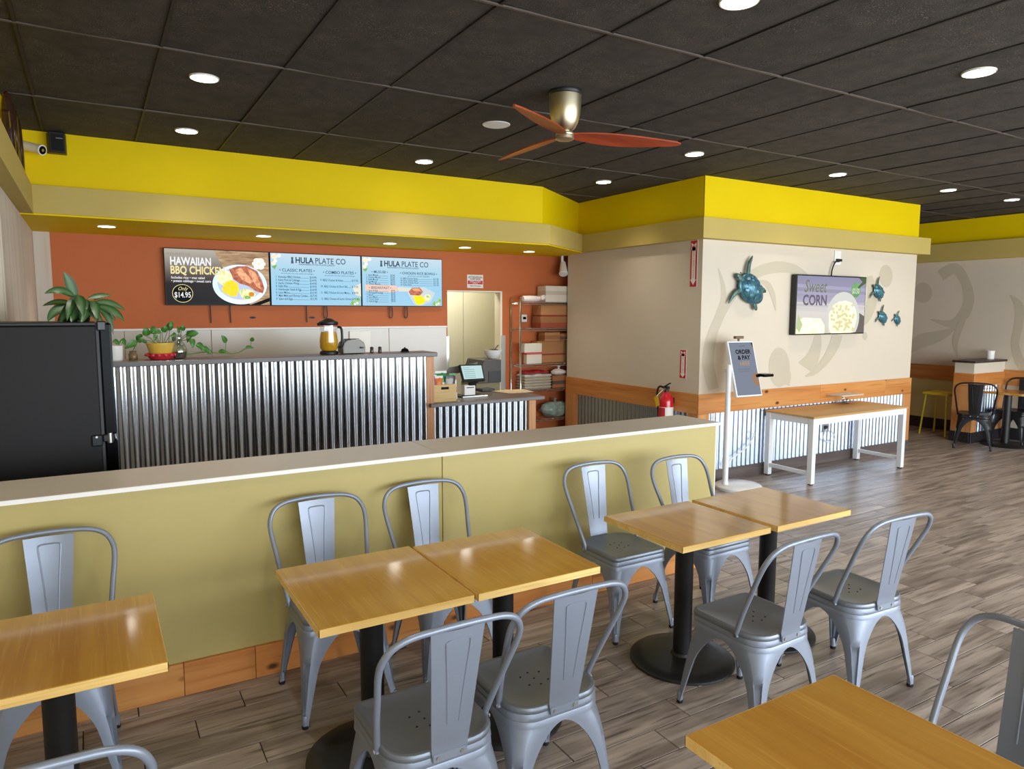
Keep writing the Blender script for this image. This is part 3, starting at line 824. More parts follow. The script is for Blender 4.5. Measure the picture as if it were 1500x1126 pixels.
cp = thing('paper_cup', 'white cylindrical cup standing on the dark cap of the far partition', 'cup', (11.36, 5.35, 1.165))
put('cup_wall', M().lathe([(.05,0),(.056,.12),(.053,.12),(.047,.006)], (11.36,5.35,1.165), 20, True, True), WHITEP, cp, smooth=True)
put('rim', M().lathe([(.0555,.117),(.0585,.119),(.0585,.123),(.0535,.123)], (11.36,5.35,1.165), 20, False, False), WHITEP, cp, smooth=True)
YST = mat('yellow_stool_paint', rgb(214,190,40), .4)
st = thing('yellow_stool', 'small yellow stool behind the far partition, in front of the pale wall', 'stool', (11.05, 5.84, 0))
put('seat', M().box(10.86, 5.65, .605, 11.24, 6.03, .645), YST, st, bevel=.012, seg=2)
for sx in (-1, 1):
    for sy in (-1, 1):
        put('leg', M().tube([(11.05+sx*.15, 5.84+sy*.15, .61), (11.05+sx*.20, 5.84+sy*.19, 0)], .013, 8), YST, st, smooth=True)

# ================================================================== WHITE CONSOLE TABLE, CAKE STAND
TW = (6.53, 4.74, 8.24, 5.365)
wt = thing('console_table', 'long white metal table with oak top against the ribbed metal wall', 'table', (7.38, 5.05, 0))
put('tabletop', M().box(TW[0]-.01, TW[1]-.01, .722, TW[2]+.02, TW[3], .742), wood('oak_board_long', rgb(204,160,98), rgb(188,140,76), rgb(150,104,52), .4, axis=0, scale=3), wt, bevel=.002)
q = .060
for x in (TW[0], TW[2]-q):
    for y in (TW[1], TW[3]-q-.005):
        lg = put('leg', M().box(x, y, .012, x+q, y+q, .72), WHITE, wt, bevel=.003)
        put('foot', M().lathe([(.025,0),(.025,.012)], (x+q/2, y+q/2, 0), 14), RUBBER, lg, smooth=True)
    put('low_rail', M().box(x+.012, TW[1]+q, .10, x+q-.012, TW[3]-q-.005, .14), WHITE, wt, bevel=.002)
    put('end_rail', M().box(x+.01, TW[1]+q, .65, x+q-.01, TW[3]-q-.005, .72), WHITE, wt, bevel=.002)
put('front_rail', M().box(TW[0]+q, TW[1]+.006, .65, TW[2]-q, TW[1]+.046, .72), WHITE, wt, bevel=.002)
put('back_rail', M().box(TW[0]+q, TW[3]-.051, .65, TW[2]-q, TW[3]-.011, .72), WHITE, wt, bevel=.002)
c = atZ(1235, 590, .742); 
cs = thing('cake_stand', 'rectangular serving board on a glass pedestal standing on the white table', 'cake stand', (c.x, c.y, .742))
GLS = THIN.copy(); GLS.name = 'clear_glass'
for _x in GLS.node_tree.nodes:
    if _x.type == 'BSDF_TRANSPARENT': _x.inputs[0].default_value = (.80, .84, .83, 1)
    if _x.type == 'MIX_SHADER': _x.inputs[0].default_value = .26
put('pedestal', M().lathe([(.075,0),(.077,.006),(.03,.016),(.014,.035),(.020,.055),(.014,.075),(.03,.092),(.05,.098)], (c.x,c.y,.742), 24), GLS, cs, smooth=True)
put('serving_board', M().box(c.x-.21, c.y-.13, .840, c.x+.21, c.y+.13, .856), wood('pale_board', rgb(214,204,186), rgb(196,182,160), rgb(160,140,112), .5, axis=0, scale=4), cs, bevel=.003)
# wall socket with plugs under the table
c = atY(1209, 625, BY0-.02)
so = thing('wall_socket', 'grey double wall socket with plugs on the ribbed metal under the white table', 'socket', (c.x, BY0-.02, c.z))
put('cover_plate', M().box(c.x-.06, BY0-.03, c.z-.06, c.x+.06, BY0-.02, c.z+.06), mat('grey_plate', rgb(150,152,156), .4), so, bevel=.004)
for k in (-1, 1):
    put('plug', M().box(c.x-.02+k*.025, BY0-.065, c.z-.02, c.x+.015+k*.025, BY0-.03, c.z+.02), BLACK if k < 0 else WHITEP, so, bevel=.004)
put('plug_cord', M().tube(smoothpath([(c.x-.03, BY0-.06, c.z-.01), (c.x-.10, BY0-.07, c.z-.12), (c.x+.02, BY0-.06, c.z-.19), (c.x+.14, BY0-.06, c.z-.14), (c.x+.06, BY0-.06, c.z-.05)]), .006, 6), WHITEP, so, smooth=True)
# loose white cord near the table's left end
c0, c1, c2, c3 = atY(1106,640,BY0-.05), atY(1110,636,BY0-.05), atY(1117,628,BY0-.05), atY(1119,622,BY0-.05)

# ================================================================== ORDER AND PAY STAND
kx, ky = 5.645, 5.12
ks = thing('order_stand', 'white self-order screen stand on a round base reading ORDER & PAY HERE', 'kiosk', (5.76, 5.06, 0))
put('base_disc', M().lathe([(.235,0),(.24,.01),(.24,.032),(.225,.045),(.12,.052),(.03,.055)], (5.775,5.06,0), 40), WHITE, ks, smooth=True)
put('pole', M().lathe([(.036,.05),(.028,.09),(.0275,1.30),(.022,1.305)], (kx,ky,0), 24), WHITE, ks, smooth=True)
# leaning screen: bottom nearer to us
tl, tr, bl = Vector((5.664, 5.185, 1.542)), Vector((6.052, 5.185, 1.538)), Vector((5.664, 5.030, .972))
u = (tr - tl).normalized(); v = (tl - bl).normalized(); n = u.cross(v)      # n points to the room (-y)
if n.y > 0: n = -n
W_, H_ = (tr - tl).length, (tl - bl).length
def slab(m, x0, y0, x1, y1, d0, d1):
    q = [bl + u*x + v*y for x, y in ((x0,y0),(x1,y0),(x1,y1),(x0,y1))]
    return m.rings([[p + n*d0 for p in q], [p + n*d1 for p in q]])
put('screen_frame', slab(M(), 0, 0, W_, H_, -.022, .012), WHITE, ks, bevel=.006, seg=2)
SCRG = mat('kiosk_screen', rgb(150,158,176), emit=.62)
disp = put('display', slab(M(), .016, .016, W_-.016, H_-.016, .012, .0135), SCRG, ks)
INK = mat('dark_screen_ink', rgb(30,30,40), emit=.3)
TAN = mat('tan_screen_ink', rgb(214,168,104), emit=.75)
PALE = mat('pale_screen_ink', rgb(112,122,142), emit=.5)
def kt(s, x, y, size, m, bold=.0, sx=1):
    put('lettering', text_mesh(s, bl + u*x + v*y + n*.0150, u, v, size, bold=bold, sx=sx), m, disp)
kt('HULA PLATE', W_*.52, H_*.905, .014, INK)
kt('ORDER', W_*.52, H_*.80, .062, INK, .0022, 1.1)
kt('& PAY', W_*.52, H_*.695, .062, INK, .0022, 1.1)
kt('HERE', W_*.52, H_*.588, .058, TAN, .0, 1.1)
kt('Touch the screen to start', W_*.45, H_*.49, .018, PALE)
kt('fresh plates made to order', W_*.45, H_*.45, .014, PALE)
cc = bl + u*(W_-.035) + v*(H_*.30) + n*.0145
put('round_picture', M().add([tuple(cc + u*min(.019, .075*math.cos(k*PI/14)) + v*.075*math.sin(k*PI/14)) for k in range(28)], [tuple(range(28))]), mat('bowl_picture', rgb(190,150,118), emit=.6), disp)
cc = bl + u*(W_-.05) + v*(H_-.05) + n*.0146
put('corner_picture', M().add([tuple(cc + u*a + v*b) for a, b in ((0,.03),(.03,.03),(.03,-.03),(.02,-.01))], [(0,1,2,3)]), mat('leaf_picture', rgb(92,92,70), emit=.5), disp)
put('neck', M().rodbox((kx, ky+.03, 1.24), (5.80, 5.155, 1.26), .04, .04), WHITE, ks)
c = atY(1082, 494, 5.19)
put('camera_module', M().box(c.x-.06, 5.17, c.z-.014, c.x+.06, 5.21, c.z+.014).box(c.x-.01, 5.18, 1.53, c.x+.01, 5.20, c.z), mat('bronze_module', rgb(120,100,76), .4, metal=.4), ks, bevel=.004)
c = atY(1121, 550, 5.0)
put('card_reader', M().box(6.03, 4.98, c.z-.014, 6.17, 5.10, c.z+.016).box(6.0, 5.06, c.z-.02, 6.06, 5.10, c.z+.01), BLACKG, ks, bevel=.006)
put('power_cord', M().tube(smoothpath([(kx, ky+.03, .07), (kx+.1, 5.20, .10), (5.93, 5.34, .20), (6.0, 5.36, .24), (6.22, 5.36, .34), (6.36, 5.37, .47), (6.31, 5.37, .50)]), .007, 6), WHITEP, ks, smooth=True)

# ================================================================== PICTURE SCREENS
def make_screen(name, label, x0, x1, z0, z1, ywall, depth, group=None, rim=.008):
    t = thing(name, label, 'screen', ((x0+x1)/2, ywall, z0), group)
    put('casing', M().box(x0, ywall-depth, z0, x1, ywall-.015, z1), BLACK, t, bevel=.004)
    put('wall_mount', M().box((x0+x1)/2-.15, ywall-.016, (z0+z1)/2-.1, (x0+x1)/2+.15, ywall, (z0+z1)/2+.1), BLACK, t)
    return t, (x0+rim, x1-rim, z0+rim, z1-rim, ywall-depth)
class Scr:
    def __init__(s, t, r, base): 
        s.t, s.r, s.k = t, r, 0
        x0, x1, z0, z1, y = r
        s.d = put('display', M().box(x0, y-.0015, z0, x1, y, z1), base, t)
        s.y = y - .0016
    def p(s, u, v, k=None):
        x0, x1, z0, z1, y = s.r
        return (x0 + (x1-x0)*u, s.y - .00035*(s.k if k is None else k), z1 - (z1-z0)*v)
    def poly(s, pts, m, name='picture'):
        s.k += 1
        return put(name, M().add([s.p(u, v) for u, v in pts], [tuple(range(len(pts)))]), m, s.d)
    def ell(s, u, v, ru, rv, m, name='picture', n=30, rot=0.0):
        q = []
        for i in range(n):
            a = 2*PI*i/n; x = ru*math.cos(a); y = rv*math.sin(a)*.57
            q.append((u + x*math.cos(rot) - y*math.sin(rot), v + (x*math.sin(rot) + y*math.cos(rot))/.57))
        return s.poly(q, m, name)
    def txt(s, tx, u, v, size, m, bold=0.0, align='CENTER', sx=1.0, shear=0.0):
        s.k += 1
        return put('lettering', text_mesh(tx, s.p(u, v), (1,0,0), (0,0,1), size, align, bold, 0, sx, shear), m, s.d)
    def many(s, shapes, m, name='picture'):
        s.k += 1; mm = M()
        for pts in shapes: mm.add([s.p(u, v) for u, v in pts], [tuple(range(len(pts)))])
        return put(name, mm, m, s.d, kind='stuff')
def em(name, r, g, b, k=.84, col2=None, ns=8, st=(1,1,1)):
    return mat(name, rgb(r,g,b), .5, emit=k, col2=col2, nscale=ns, stretch=st)
def vgrad(name, stops, z0, z1, k=1.0):
    m = bpy.data.materials.new(name); m.use_nodes = True; nt = m.node_tree; b = nt.nodes['Principled BSDF']
    tc = nt.nodes.new('ShaderNodeTexCoord'); sp = nt.nodes.new('ShaderNodeSeparateXYZ'); mr = nt.nodes.new('ShaderNodeMapRange')
    nt.links.new(tc.outputs['Object'], sp.inputs[0]); nt.links.new(sp.outputs[2], mr.inputs[0])
    mr.inputs[1].default_value = z0; mr.inputs[2].default_value = z1
    cr = nt.nodes.new('ShaderNodeValToRGB'); nt.links.new(mr.outputs[0], cr.inputs[0])
    while len(cr.color_ramp.elements) < len(stops): cr.color_ramp.elements.new(.5)
    for e, (p, c) in zip(cr.color_ramp.elements, stops): e.position = p; e.color = rgb(*c)
    nt.links.new(cr.outputs[0], b.inputs['Emission Color']); b.inputs['Emission Strength'].default_value = k*.84
    b.inputs['Base Color'].default_value = (0,0,0,1); b.inputs['Roughness'].default_value = .25; b.inputs['Specular IOR Level'].default_value = .08
    return m
E_W = em('screen_white', 250,250,250); E_CREAM = em('screen_cream', 250,236,170); E_BLACK = em('screen_black', 16,14,14)
E_PLATE = em('screen_plate', 176,200,240, col2=rgb(206,222,248), ns=4); E_PLATE2 = em('screen_plate_well', 206,220,246)
E_MEAT = em('screen_meat', 176,110,84, col2=rgb(120,62,44), ns=30); E_MEAT2 = em('screen_meat_light', 214,164,128, col2=rgb(170,104,76), ns=40)
E_CORN = em('screen_corn', 252,206,30, col2=rgb(240,170,10), ns=60); E_RICE = em('screen_rice', 240,226,186, col2=rgb(214,190,140), ns=40)
E_SALAD = em('screen_salad', 232,228,190, col2=rgb(160,170,90), ns=50); E_GREEN = em('screen_green', 74,130,60, col2=rgb(150,180,110), ns=40)
E_CARROT = em('screen_carrot', 236,150,50); E_FLOWER = em('screen_flower', 250,236,190, col2=rgb(250,250,240), ns=20)
E_INK = em('screen_ink', 28,58,84); E_INK2 = em('screen_ink_soft', 70,100,130); E_PINK = em('screen_pink', 250,214,196)
E_PINK2 = em('screen_flower_pink', 244,170,150, col2=rgb(250,220,190), ns=30)
GM = 'menu screens on the terracotta wall'
zt, zb = 2.489, 1.905
mx = [.672, 1.716, 2.750, 3.790]
YS = YB
# --- screen 1: bbq chicken
t1, r1 = make_screen('menu_screen', 'left menu screen with a chicken plate picture and a $14.95 price', mx[0], mx[1]-.004, zb, zt, YS, .06, GM)
hz = (r1[3]-r1[2])
s1 = Scr(t1, r1, vgrad('chicken_screen_wall', [(0, (14,10,10)), (.38, (38,30,30)), (.55, (96,86,80)), (1, (190,182,170))], .008, .008+hz))
s1.poly([(.46,.0),(1,.0),(1,1),(.80,1),(.62,.62)], em('screen_table', 176,150,120, .76, col2=rgb(120,92,70), ns=6, st=(1,1,6)))
s1.poly([(.80,1.0),(1,.86),(1,.93),(.9,1.0)], E_BLACK)
for k in range(6):
    a = k*PI/3; s1.ell(.90+.035*math.cos(a), .22+.07*math.sin(a), .034, .042, E_FLOWER, 'flower_petal')
s1.ell(.90, .22, .012, .022, E_CREAM, 'flower_centre')
s1.ell(.705, .62, .27, .37, E_PLATE, 'plate', 40); s1.ell(.71, .60, .228, .305, E_PLATE2, 'plate_well', 40)
s1.ell(.555, .50, .075, .14, E_RICE, 'rice')
s1.poly([(.60,.34),(.68,.28),(.78,.27),(.88,.36),(.92,.52),(.95,.68),(.93,.78),(.86,.74),(.78,.64),(.70,.60),(.64,.52)], E_MEAT, 'chicken')
s1.poly([(.66,.35),(.72,.30),(.77,.42),(.84,.56),(.80,.60),(.72,.52)], E_MEAT2, 'chicken_slice')
s1.poly([(.78,.31),(.86,.38),(.90,.56),(.91,.70),(.86,.64),(.82,.48)], E_MEAT2, 'chicken_slice')
rc = random.Random(5)
s1.poly([(.52,.72),(.56,.58),(.62,.54),(.68,.60),(.69,.72),(.66,.84),(.60,.84)], E_CORN, 'corn')
E_CORN2 = em('screen_corn_bright', 255,232,90)
s1.many([[(u+.008*math.cos(q*1.05), v+.014*math.sin(q*1.05)) for q in range(6)] for u, v in [(rc.uniform(.54,.675), rc.uniform(.60,.80)) for _ in range(70)]], E_CORN2, 'corn_kernels')
s1.poly([(.69,.74),(.74,.70),(.82,.72),(.86,.80),(.80,.90),(.72,.88)], E_SALAD, 'salad')
s1.ell(.815,.80,.028,.045, E_CARROT, 'carrot'); s1.ell(.775,.86,.03,.035, E_GREEN, 'lettuce')
s1.txt('HULA PLATE CO', .125, .09, .030, em('screen_grey_ink', 150,140,130))
s1.txt('HAWAIIAN', .045, .225, .112, E_W, .0035, 'LEFT', .70)
s1.txt('BBQ CHICKEN', .045, .385, .112, E_CREAM, .0030, 'LEFT', .72)
s1.txt('Includes rice \u2022 mac salad', .05, .515, .036, E_W, .0005, 'LEFT', .9)
s1.txt('\u2022 potato cabbage \u2022 sweet corn', .05, .575, .036, E_W, .0005, 'LEFT', .86)
s1.ell(.15, .80, .096, .165, E_CREAM, 'price_ring', 40); s1.ell(.15, .80, .091, .156, E_BLACK, 'price_disc', 40)
s1.txt('Only', .150, .715, .052, E_CREAM, 0, 'CENTER', .9, .35)
s1.txt('$14.95', .15, .83, .078, E_W, .0012, 'CENTER', .74)
# --- screens 2 and 3: price lists
SKY = lambda nm: vgrad(nm, [(0, (164,212,240)), (.35, (160,214,244)), (.7, (176,218,240)), (1, (206,228,240))], .008, .008+hz)
def corner_flowers(s):
    for (u, v, r, m) in ((.04,.07,.05,E_PINK2),(.03,.20,.035,E_PINK2),(.09,.05,.03,E_FLOWER),(.05,.15,.028,E_FLOWER)):
        s.ell(u, v, r*.6, r, m, 'flower')
    s.poly([(.01,.26),(.07,.22),(.04,.32)], E_GREEN, 'leaf')
    for (u, v, w) in ((.94,.94,.04),(.975,.88,.03),(.90,.965,.035),(.965,.96,.03)):
        s.poly([(u-w,v+.02),(u,v-.08),(u+w*.6,v+.03)], E_GREEN, 'leaf')
    s.ell(.955,.95,.012,.022, E_FLOWER, 'flower'); s.ell(.925,.97,.01,.018, E_FLOWER, 'flower')
def head_logo(s):
    s.poly([(.215,.19),(.222,.10),(.214,.085),(.23,.06),(.246,.085),(.238,.10),(.245,.19)], E_INK2, 'figure_mark')
    s.txt('HULA', .262, .128, .090, E_INK, .0022, 'LEFT', .86)
    s.txt('PLATE CO', .478, .128, .090, E_INK2, .0010, 'LEFT', .86)
    s.txt('HAWAIIAN STYLE PLATE LUNCH', .50, .205, .024, E_INK2, .0004, 'CENTER', 1.15)
def rows(s, items, u0, u1, v0, dv, size, m=None):
    for k, (a, b) in enumerate(items):
        v = v0 + k*dv
        s.txt(a, u0, v, size, m or E_INK, .0002, 'LEFT', .76); s.txt(b, u1, v, size, m or E_INK, .0002, 'RIGHT', .82)
        w0 = u0 + .0105*len(a); 
        if w0 < u1 - .12: s.poly([(w0, v+.012),(u1-.085, v+.012),(u1-.085, v+.017),(w0, v+.017)], E_INK2, 'leader_line')
t2, r2_ = make_screen('menu_screen', 'middle menu screen, light blue, listing classic plates and combo plates in two columns', mx[1]+.002, mx[2]-.002, zb, zt, YS, .06, GM)
s2 = Scr(t2, r2_, SKY('list_screen_one')); corner_flowers(s2); head_logo(s2)
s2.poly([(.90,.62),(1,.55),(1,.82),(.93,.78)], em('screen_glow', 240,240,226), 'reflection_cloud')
s2.txt('\u2022 CLASSIC PLATES \u2022', .28, .325, .046, E_INK, .0003)
s2.txt('served with rice, mac salad and cabbage', .28, .385, .022, E_INK2)
s2.txt('\u2022 COMBO PLATES \u2022', .755, .345, .046, E_INK, .0003)
s2.txt('served with rice, mac salad and cabbage', .755, .405, .022, E_INK2)
rows(s2, [('1  Hawaiian BBQ Chicken','$14.95'),('2  Kalua Pork & Cabbage','$14.95'),('3  Garlic Chicken Wings','$14.95'),('4  Kalbi Ribs','$19.95'),
          ('5  Hamburger Steak & Egg','$14.95'),('6  Loco Moco','$13.95'),('7  Mahi Mahi and Shrimp Combo','$17.95'),('8  Spam and Eggs','$12.95')], .045, .49, .455, .0605, .034)
rows(s2, [('9  BBQ Chicken & Kalua','$17.95'),('10  BBQ Chicken & Short Rib','$19.95'),('11  BBQ Chicken & Loco Moco','$18.95'),('12  BBQ Chicken & Garlic Shrimp','$19.95')], .53, .965, .50, .124, .034)
t3, r3_ = make_screen('menu_screen', 'right menu screen, light blue, with a food tray picture at its lower right', mx[2]+.002, mx[3], zb, zt, YS, .06, GM)
s3 = Scr(t3, r3_, SKY('list_screen_two')); corner_flowers(s3); head_logo(s3)
s3.poly([(.03,.56),(.40,.575),(.46,.66),(.38,.72),(.03,.70)], E_PINK, 'pink_cloud'); s3.poly([(.43,.60),(.62,.62),(.60,.70),(.44,.70)], em('screen_glow2', 236,232,220), 'cloud')
s3.txt('\u2022 MUSUBI \u2022', .21, .305, .044, E_INK2, .0003)
rows(s3, [('1  Spam Musubi','$3.95'),('2  Chicken Musubi','$3.95'),('3  Kalbi Musubi','$4.95'),('4  Egg Musubi','$3.95'),('5  Combo Musubi','$6.95')], .045, .395, .37, .046, .031)
s3.txt('\u2022 BREAKFAST \u2022', .21, .632, .044, E_INK2, .0003)
rows(s3, [('1  Spam & Eggs','$9.95'),('2  Portuguese Sausage','$9.95'),('3  Bacon','$9.95'),('4  Loco Moco','$9.95'),('5  French Toast','$8.95'),('6  Ham & Eggs','$9.95')], .045, .395, .69, .044, .030)
s3.txt('\u2022 CHICKEN RICE BOWLS \u2022', .69, .315, .042, E_INK, .0003)
s3.txt('served over rice with vegetables', .69, .372, .022, E_INK2)
rows(s3, [('13  BBQ Chicken Bowl','$11.95'),('14  Spicy Chicken Bowl','$11.95'),('15  Garlic Chicken Bowl','$11.95'),('16  Katsu Bowl','$11.95')], .455, .95, .425, .044, .031)
s3.poly([(.54,.72),(.60,.62),(.76,.60),(.90,.72),(.84,.92),(.70,1.0),(.62,.96)], em('screen_tray', 214,228,232), 'tray')
s3.poly([(.56,.70),(.60,.62),(.70,.61),(.745,.70),(.70,.78),(.58,.77)], E_MEAT, 'chicken'); s3.poly([(.60,.64),(.69,.63),(.72,.69),(.62,.69)], E_MEAT2, 'chicken_slice')
s3.poly([(.61,.79),(.72,.78),(.78,.88),(.73,.97),(.66,.98)], E_CORN, 'corn'); s3.ell(.80,.82,.045,.065, E_SALAD, 'salad'); s3.ell(.80,.80,.02,.03, E_GREEN, 'lettuce')
for k, (pxs, l0) in enumerate((((308, 337), 478), ((449, 475), 466), ((571, 593), 464))):
    t = (t1, t2, t3)[k]
    for j, q in enumerate(pxs):
        a = atY(q, 449, YB-.03)
        if k > 0 and (k + j) > 1:
            put('hanging_cable', M().tube(smoothpath([(a.x, YB-.03, 1.92), (a.x-.008, YB-.03, 1.80), (a.x+.012, YB-.03, 1.765), (a.x+.035, YB-.03, 1.80), (a.x+.028, YB-.03, 1.92)]), .006, 6), BLACK, t, smooth=True)
        else:
            put('hanging_cable', M().tube([(a.x, YB-.03, 1.92), (a.x+.004, YB-.02, 1.72)], .006, 6), BLACK, t, smooth=True)
for q in (370, 457):
    a = atY(q, 465 if q > 400 else 465, YB)
    g = thing('cable_plate', 'small dark cable opening on the terracotta wall below the %s menu screen' % ('left' if q < 400 else 'middle'), 'cable plate', (a.x, YB, a.z))
    put('grommet', M().rings([[(a.x + .035*math.cos(k*PI/8), YB-.0, a.z + .012*math.sin(k*PI/8)) for k in range(16)], [(a.x + .035*math.cos(k*PI/8), YB-.008, a.z + .012*math.sin(k*PI/8)) for k in range(16)]]), BLACK, g, smooth=True)
    put('slot', M().box(a.x-.018, YB-.0095, a.z-.004, a.x+.018, YB-.008, a.z+.004), HOLE, g)

# --- television on the boxed-out wall
tv, rv = make_screen('wall_television', 'wall television showing a sweet corn advert above the white table', 6.945, 8.255, 1.582, 2.276, BY0, .085, None, .014)
hv = rv[3]-rv[2]
sv = Scr(tv, rv, vgrad('corn_screen_sky', [(0, (226,222,206)), (.38, (236,230,224)), (.55, (196,190,206)), (.72, (168,164,184)), (1, (156,154,186))], .014, .014+hv, .95))
for k, (v0, v1) in enumerate(((.14,.20),(.26,.31),(.36,.40),(.45,.48),(.52,.545),(.58,.60))):
    sv.poly([(0,v0),(1,v0+.05),(1,v1+.05),(0,v1)], em('corn_stripe_%d' % k, 190-8*(k<3)+36*(k>2), 186-8*(k<3)+36*(k>2), 206+12*(k>2), .80), 'sky_band')
sv.poly([(.84,.58),(1,.70),(1,1),(.84,1),(.9,.8)], em('dark_side', 120,112,106, .8), 'dark_corner')
sv.ell(.66,.76,.27,.44, em('cup_rim', 240,240,236,.95), 'cup', 40) if False else None
sv.poly([(.42+.5*(.5+.5*math.cos(a)) if True else 0, .72+.46*math.sin(a)) for a in [2*PI*i/40 for i in range(40)] if .72+.46*math.sin(a) < 1.0], em('cup_rim', 232,232,226,.80), 'cup')
E_CK = em('corn_pale', 232,226,178, .80, col2=rgb(222,212,150), ns=24)
sv.poly([(.47,.92),(.46,.66),(.52,.50),(.60,.44),(.70,.42),(.80,.46),(.86,.58),(.88,.74),(.84,.96),(.80,1.0),(.50,1.0)], E_CK, 'corn')
sv.many([[(u+.022*math.cos(q*.9), v+.030*math.sin(q*.9)) for q in range(7)] for u, v in [(rc.uniform(.50,.84), rc.uniform(.50,.96)) for _ in range(60)]], em('corn_pale_kernel', 242,234,180, .80), 'corn_kernels')
sv.poly([(.0,.98),(.02,.80),(.09,.72),(.34,.74),(.40,.86),(.40,1.0),(.0,1.0)], em('corn_cob', 222,222,180, .80, col2=rgb(204,208,150), ns=14), 'corn_cob')
sv.poly([(.0,.90),(.02,.66),(.05,.74),(.09,.84),(.05,.98)], em('husk', 196,210,160, .9), 'husk')
sv.txt('Sweet', .085, .185, .205, em('sweet_green', 128,134,112,.8), .001, 'LEFT', .80, .3)
sv.txt('CORN', .075, .425, .165, em('corn_ink', 118,108,130,.8), .005, 'LEFT', .92)
sv.ell(.845, .22, .072, .135, em('badge_green', 96,132,88,.85, col2=rgb(70,104,66), ns=8), 'price_badge', 36)
sv.txt('$3.50', .845, .245, .088, em('badge_ink', 214,222,200,.9), .002, 'CENTER', .72)
sv.poly([(.88,.0),(1,.0),(1,.09),(.93,.15),(.885,.20),(.87,.17),(.94,.07)], em('leaf_green', 92,110,78,.8), 'leaf')
c = atY(1223, 383, BY0)
put('power_cable', M().tube(smoothpath([(c.x-.10, BY0-.03, 2.27), (c.x-.085, BY0-.03, 2.36), (c.x-.04, BY0-.035, 2.44), (c.x+.03, BY0-.035, 2.45)]), .008, 6), BLACK, tv, smooth=True)
wo = thing('wall_outlet', 'white wall outlet with a black plug above the television', 'socket', (c.x+.04, BY0, c.z))
put('cover_plate', M().box(c.x-.02, BY0-.012, c.z-.04, c.x+.10, BY0, c.z+.13), WHITEP, wo, bevel=.004)
put('plug', M().box(c.x+.0, BY0-.045, c.z-.0, c.x+.08, BY0-.012, c.z+.03), BLACK, wo, bevel=.004)

# ================================================================== SEA TURTLES ON THE WALL
TURQ = mat('turtle_patina', rgb(84,140,150), .3, metal=.35, col2=rgb(40,72,100), nscale=16, bump=.4, bscale=60)
TURQ2 = mat('turtle_skin', rgb(104,138,130), .4, metal=.3, col2=rgb(48,62,56), nscale=18, bump=.3, bscale=80)
TRIMB = mat('turtle_bronze_edge', rgb(70,64,46), .4, metal=.4)
def turtle(label, c, sc, ang, gid):
    t = thing('sea_turtle', label, 'wall ornament', (c.x, BY0, c.z), gid)
    ca, sa = math.cos(ang), math.sin(ang)
    def W(x, y, h): return (c.x + sc*(x*ca - y*sa), BY0 - sc*(h + .012) - .002, c.z + sc*(x*sa + y*ca))
    def out(r, e=1.0):      # shell outline, blunt at the head, pointed at the tail
        return [(r*.225*math.cos(a)*(1 if math.cos(a) > 0 else 1.12), r*.168*math.sin(a)*(1 - .16*(math.cos(a) < 0)*abs(math.cos(a)))) for a in [2*PI*i/36 for i in range(36)]]
    prof = [(1.0,.03),(1.04,.045),(1.0,.058),(.93,.064),(.90,.060),(.86,.072),(.72,.100),(.5,.122),(.25,.134)]
    put('shell', M().rings([[W(x, y, h*1.0) for x, y in out(r)] for r, h in prof], True, True), TURQ, t, smooth=True)
    # raised scutes
    for k, (sx_, sy_, rr) in enumerate([(.11,0,.045),(.02,0,.05),(-.075,0,.05),(-.16,0,.035),(.09,.085,.04),(-.005,.095,.042),(-.10,.08,.04),(.09,-.085,.04),(-.005,-.095,.042),(-.10,-.08,.04)]):
        h0 = .134 - 1.55*(sx_**2/1.25 + sy_**2*1.4)
        nn = 6
        def hx(r, h): return [W(sx_ + r*math.cos(2*PI*i/nn), sy_ + .9*r*math.sin(2*PI*i/nn), h - .9*((sx_ + r*math.cos(2*PI*i/nn))**2 - sx_**2 + ((sy_+.9*r*math.sin(2*PI*i/nn))**2 - sy_**2)*1.3)) for i in range(nn)]
        put('scute', M().rings([hx(rr, h0-.012), hx(rr*.92, h0+.004), hx(rr*.5, h0+.008)], False, True), TURQ, t)
    def limb(nm, pts, ws, th, mt):
        P = smoothpath([(x, y, 0) for x, y in pts], 4); n_ = len(P); rr = []
        for i, p in enumerate(P):
            f = i/(n_-1)*(len(ws)-1); j = min(int(f), len(ws)-2); w = ws[j] + (ws[j+1]-ws[j])*(f-j)
            d = (P[min(i+1,n_-1)] - P[max(i-1,0)]).normalized(); q = Vector((-d.y, d.x, 0))
            hz_ = .045 - .018*i/n_
            rr.append([W(*(p + q*w*math.cos(a)).to_2d(), hz_ + th*math.sin(a)*min(1, w/.02)) for a in [2*PI*k/8 for k in range(8)]])
        return put(nm, M().rings(rr), mt, t, smooth=True)
    hd = limb('head', [(.17,0),(.23,.005),(.28,.0),(.315,-.01)], [.028,.040,.036,.010], .036, TURQ2)
    for s in (-1, 1): put('eye', M().lathe([(.012*sc,0),(.008*sc,.008*sc),(.001,.01*sc)], W(.285, s*.035, .07), 8), BLACKG, hd)
    for s in (-1, 1):
        limb('front_flipper', [(.12,s*.09),(.17,s*.17),(.20,s*.26),(.20,s*.36)], [.030,.033,.028,.006], .018, TURQ2)
        limb('hind_flipper', [(-.14,s*.09),(-.21,s*.125),(-.265,s*.14)], [.022,.036,.014], .016, TURQ2)
    limb('tail', [(-.20,0),(-.25,0)], [.02,.004], .012, TURQ2)
GTU = 'bronze sea turtles on the boxed-out wall'
turtle('large blue-green sea turtle ornament left of the wall television', atY(1094,423,BY0), .87, math.radians(146), GTU)
turtle('upper of the three small sea turtle ornaments right of the television', atY(1284,427,BY0), .46, math.radians(146), GTU)
turtle('lower left of the three small sea turtle ornaments right of the television', atY(1290.5,464.5,BY0), .39, math.radians(143), GTU)
turtle('smallest sea turtle ornament, lowest at right near the wall edge', atY(1312.5,468,BY0), .30, math.radians(130), GTU)

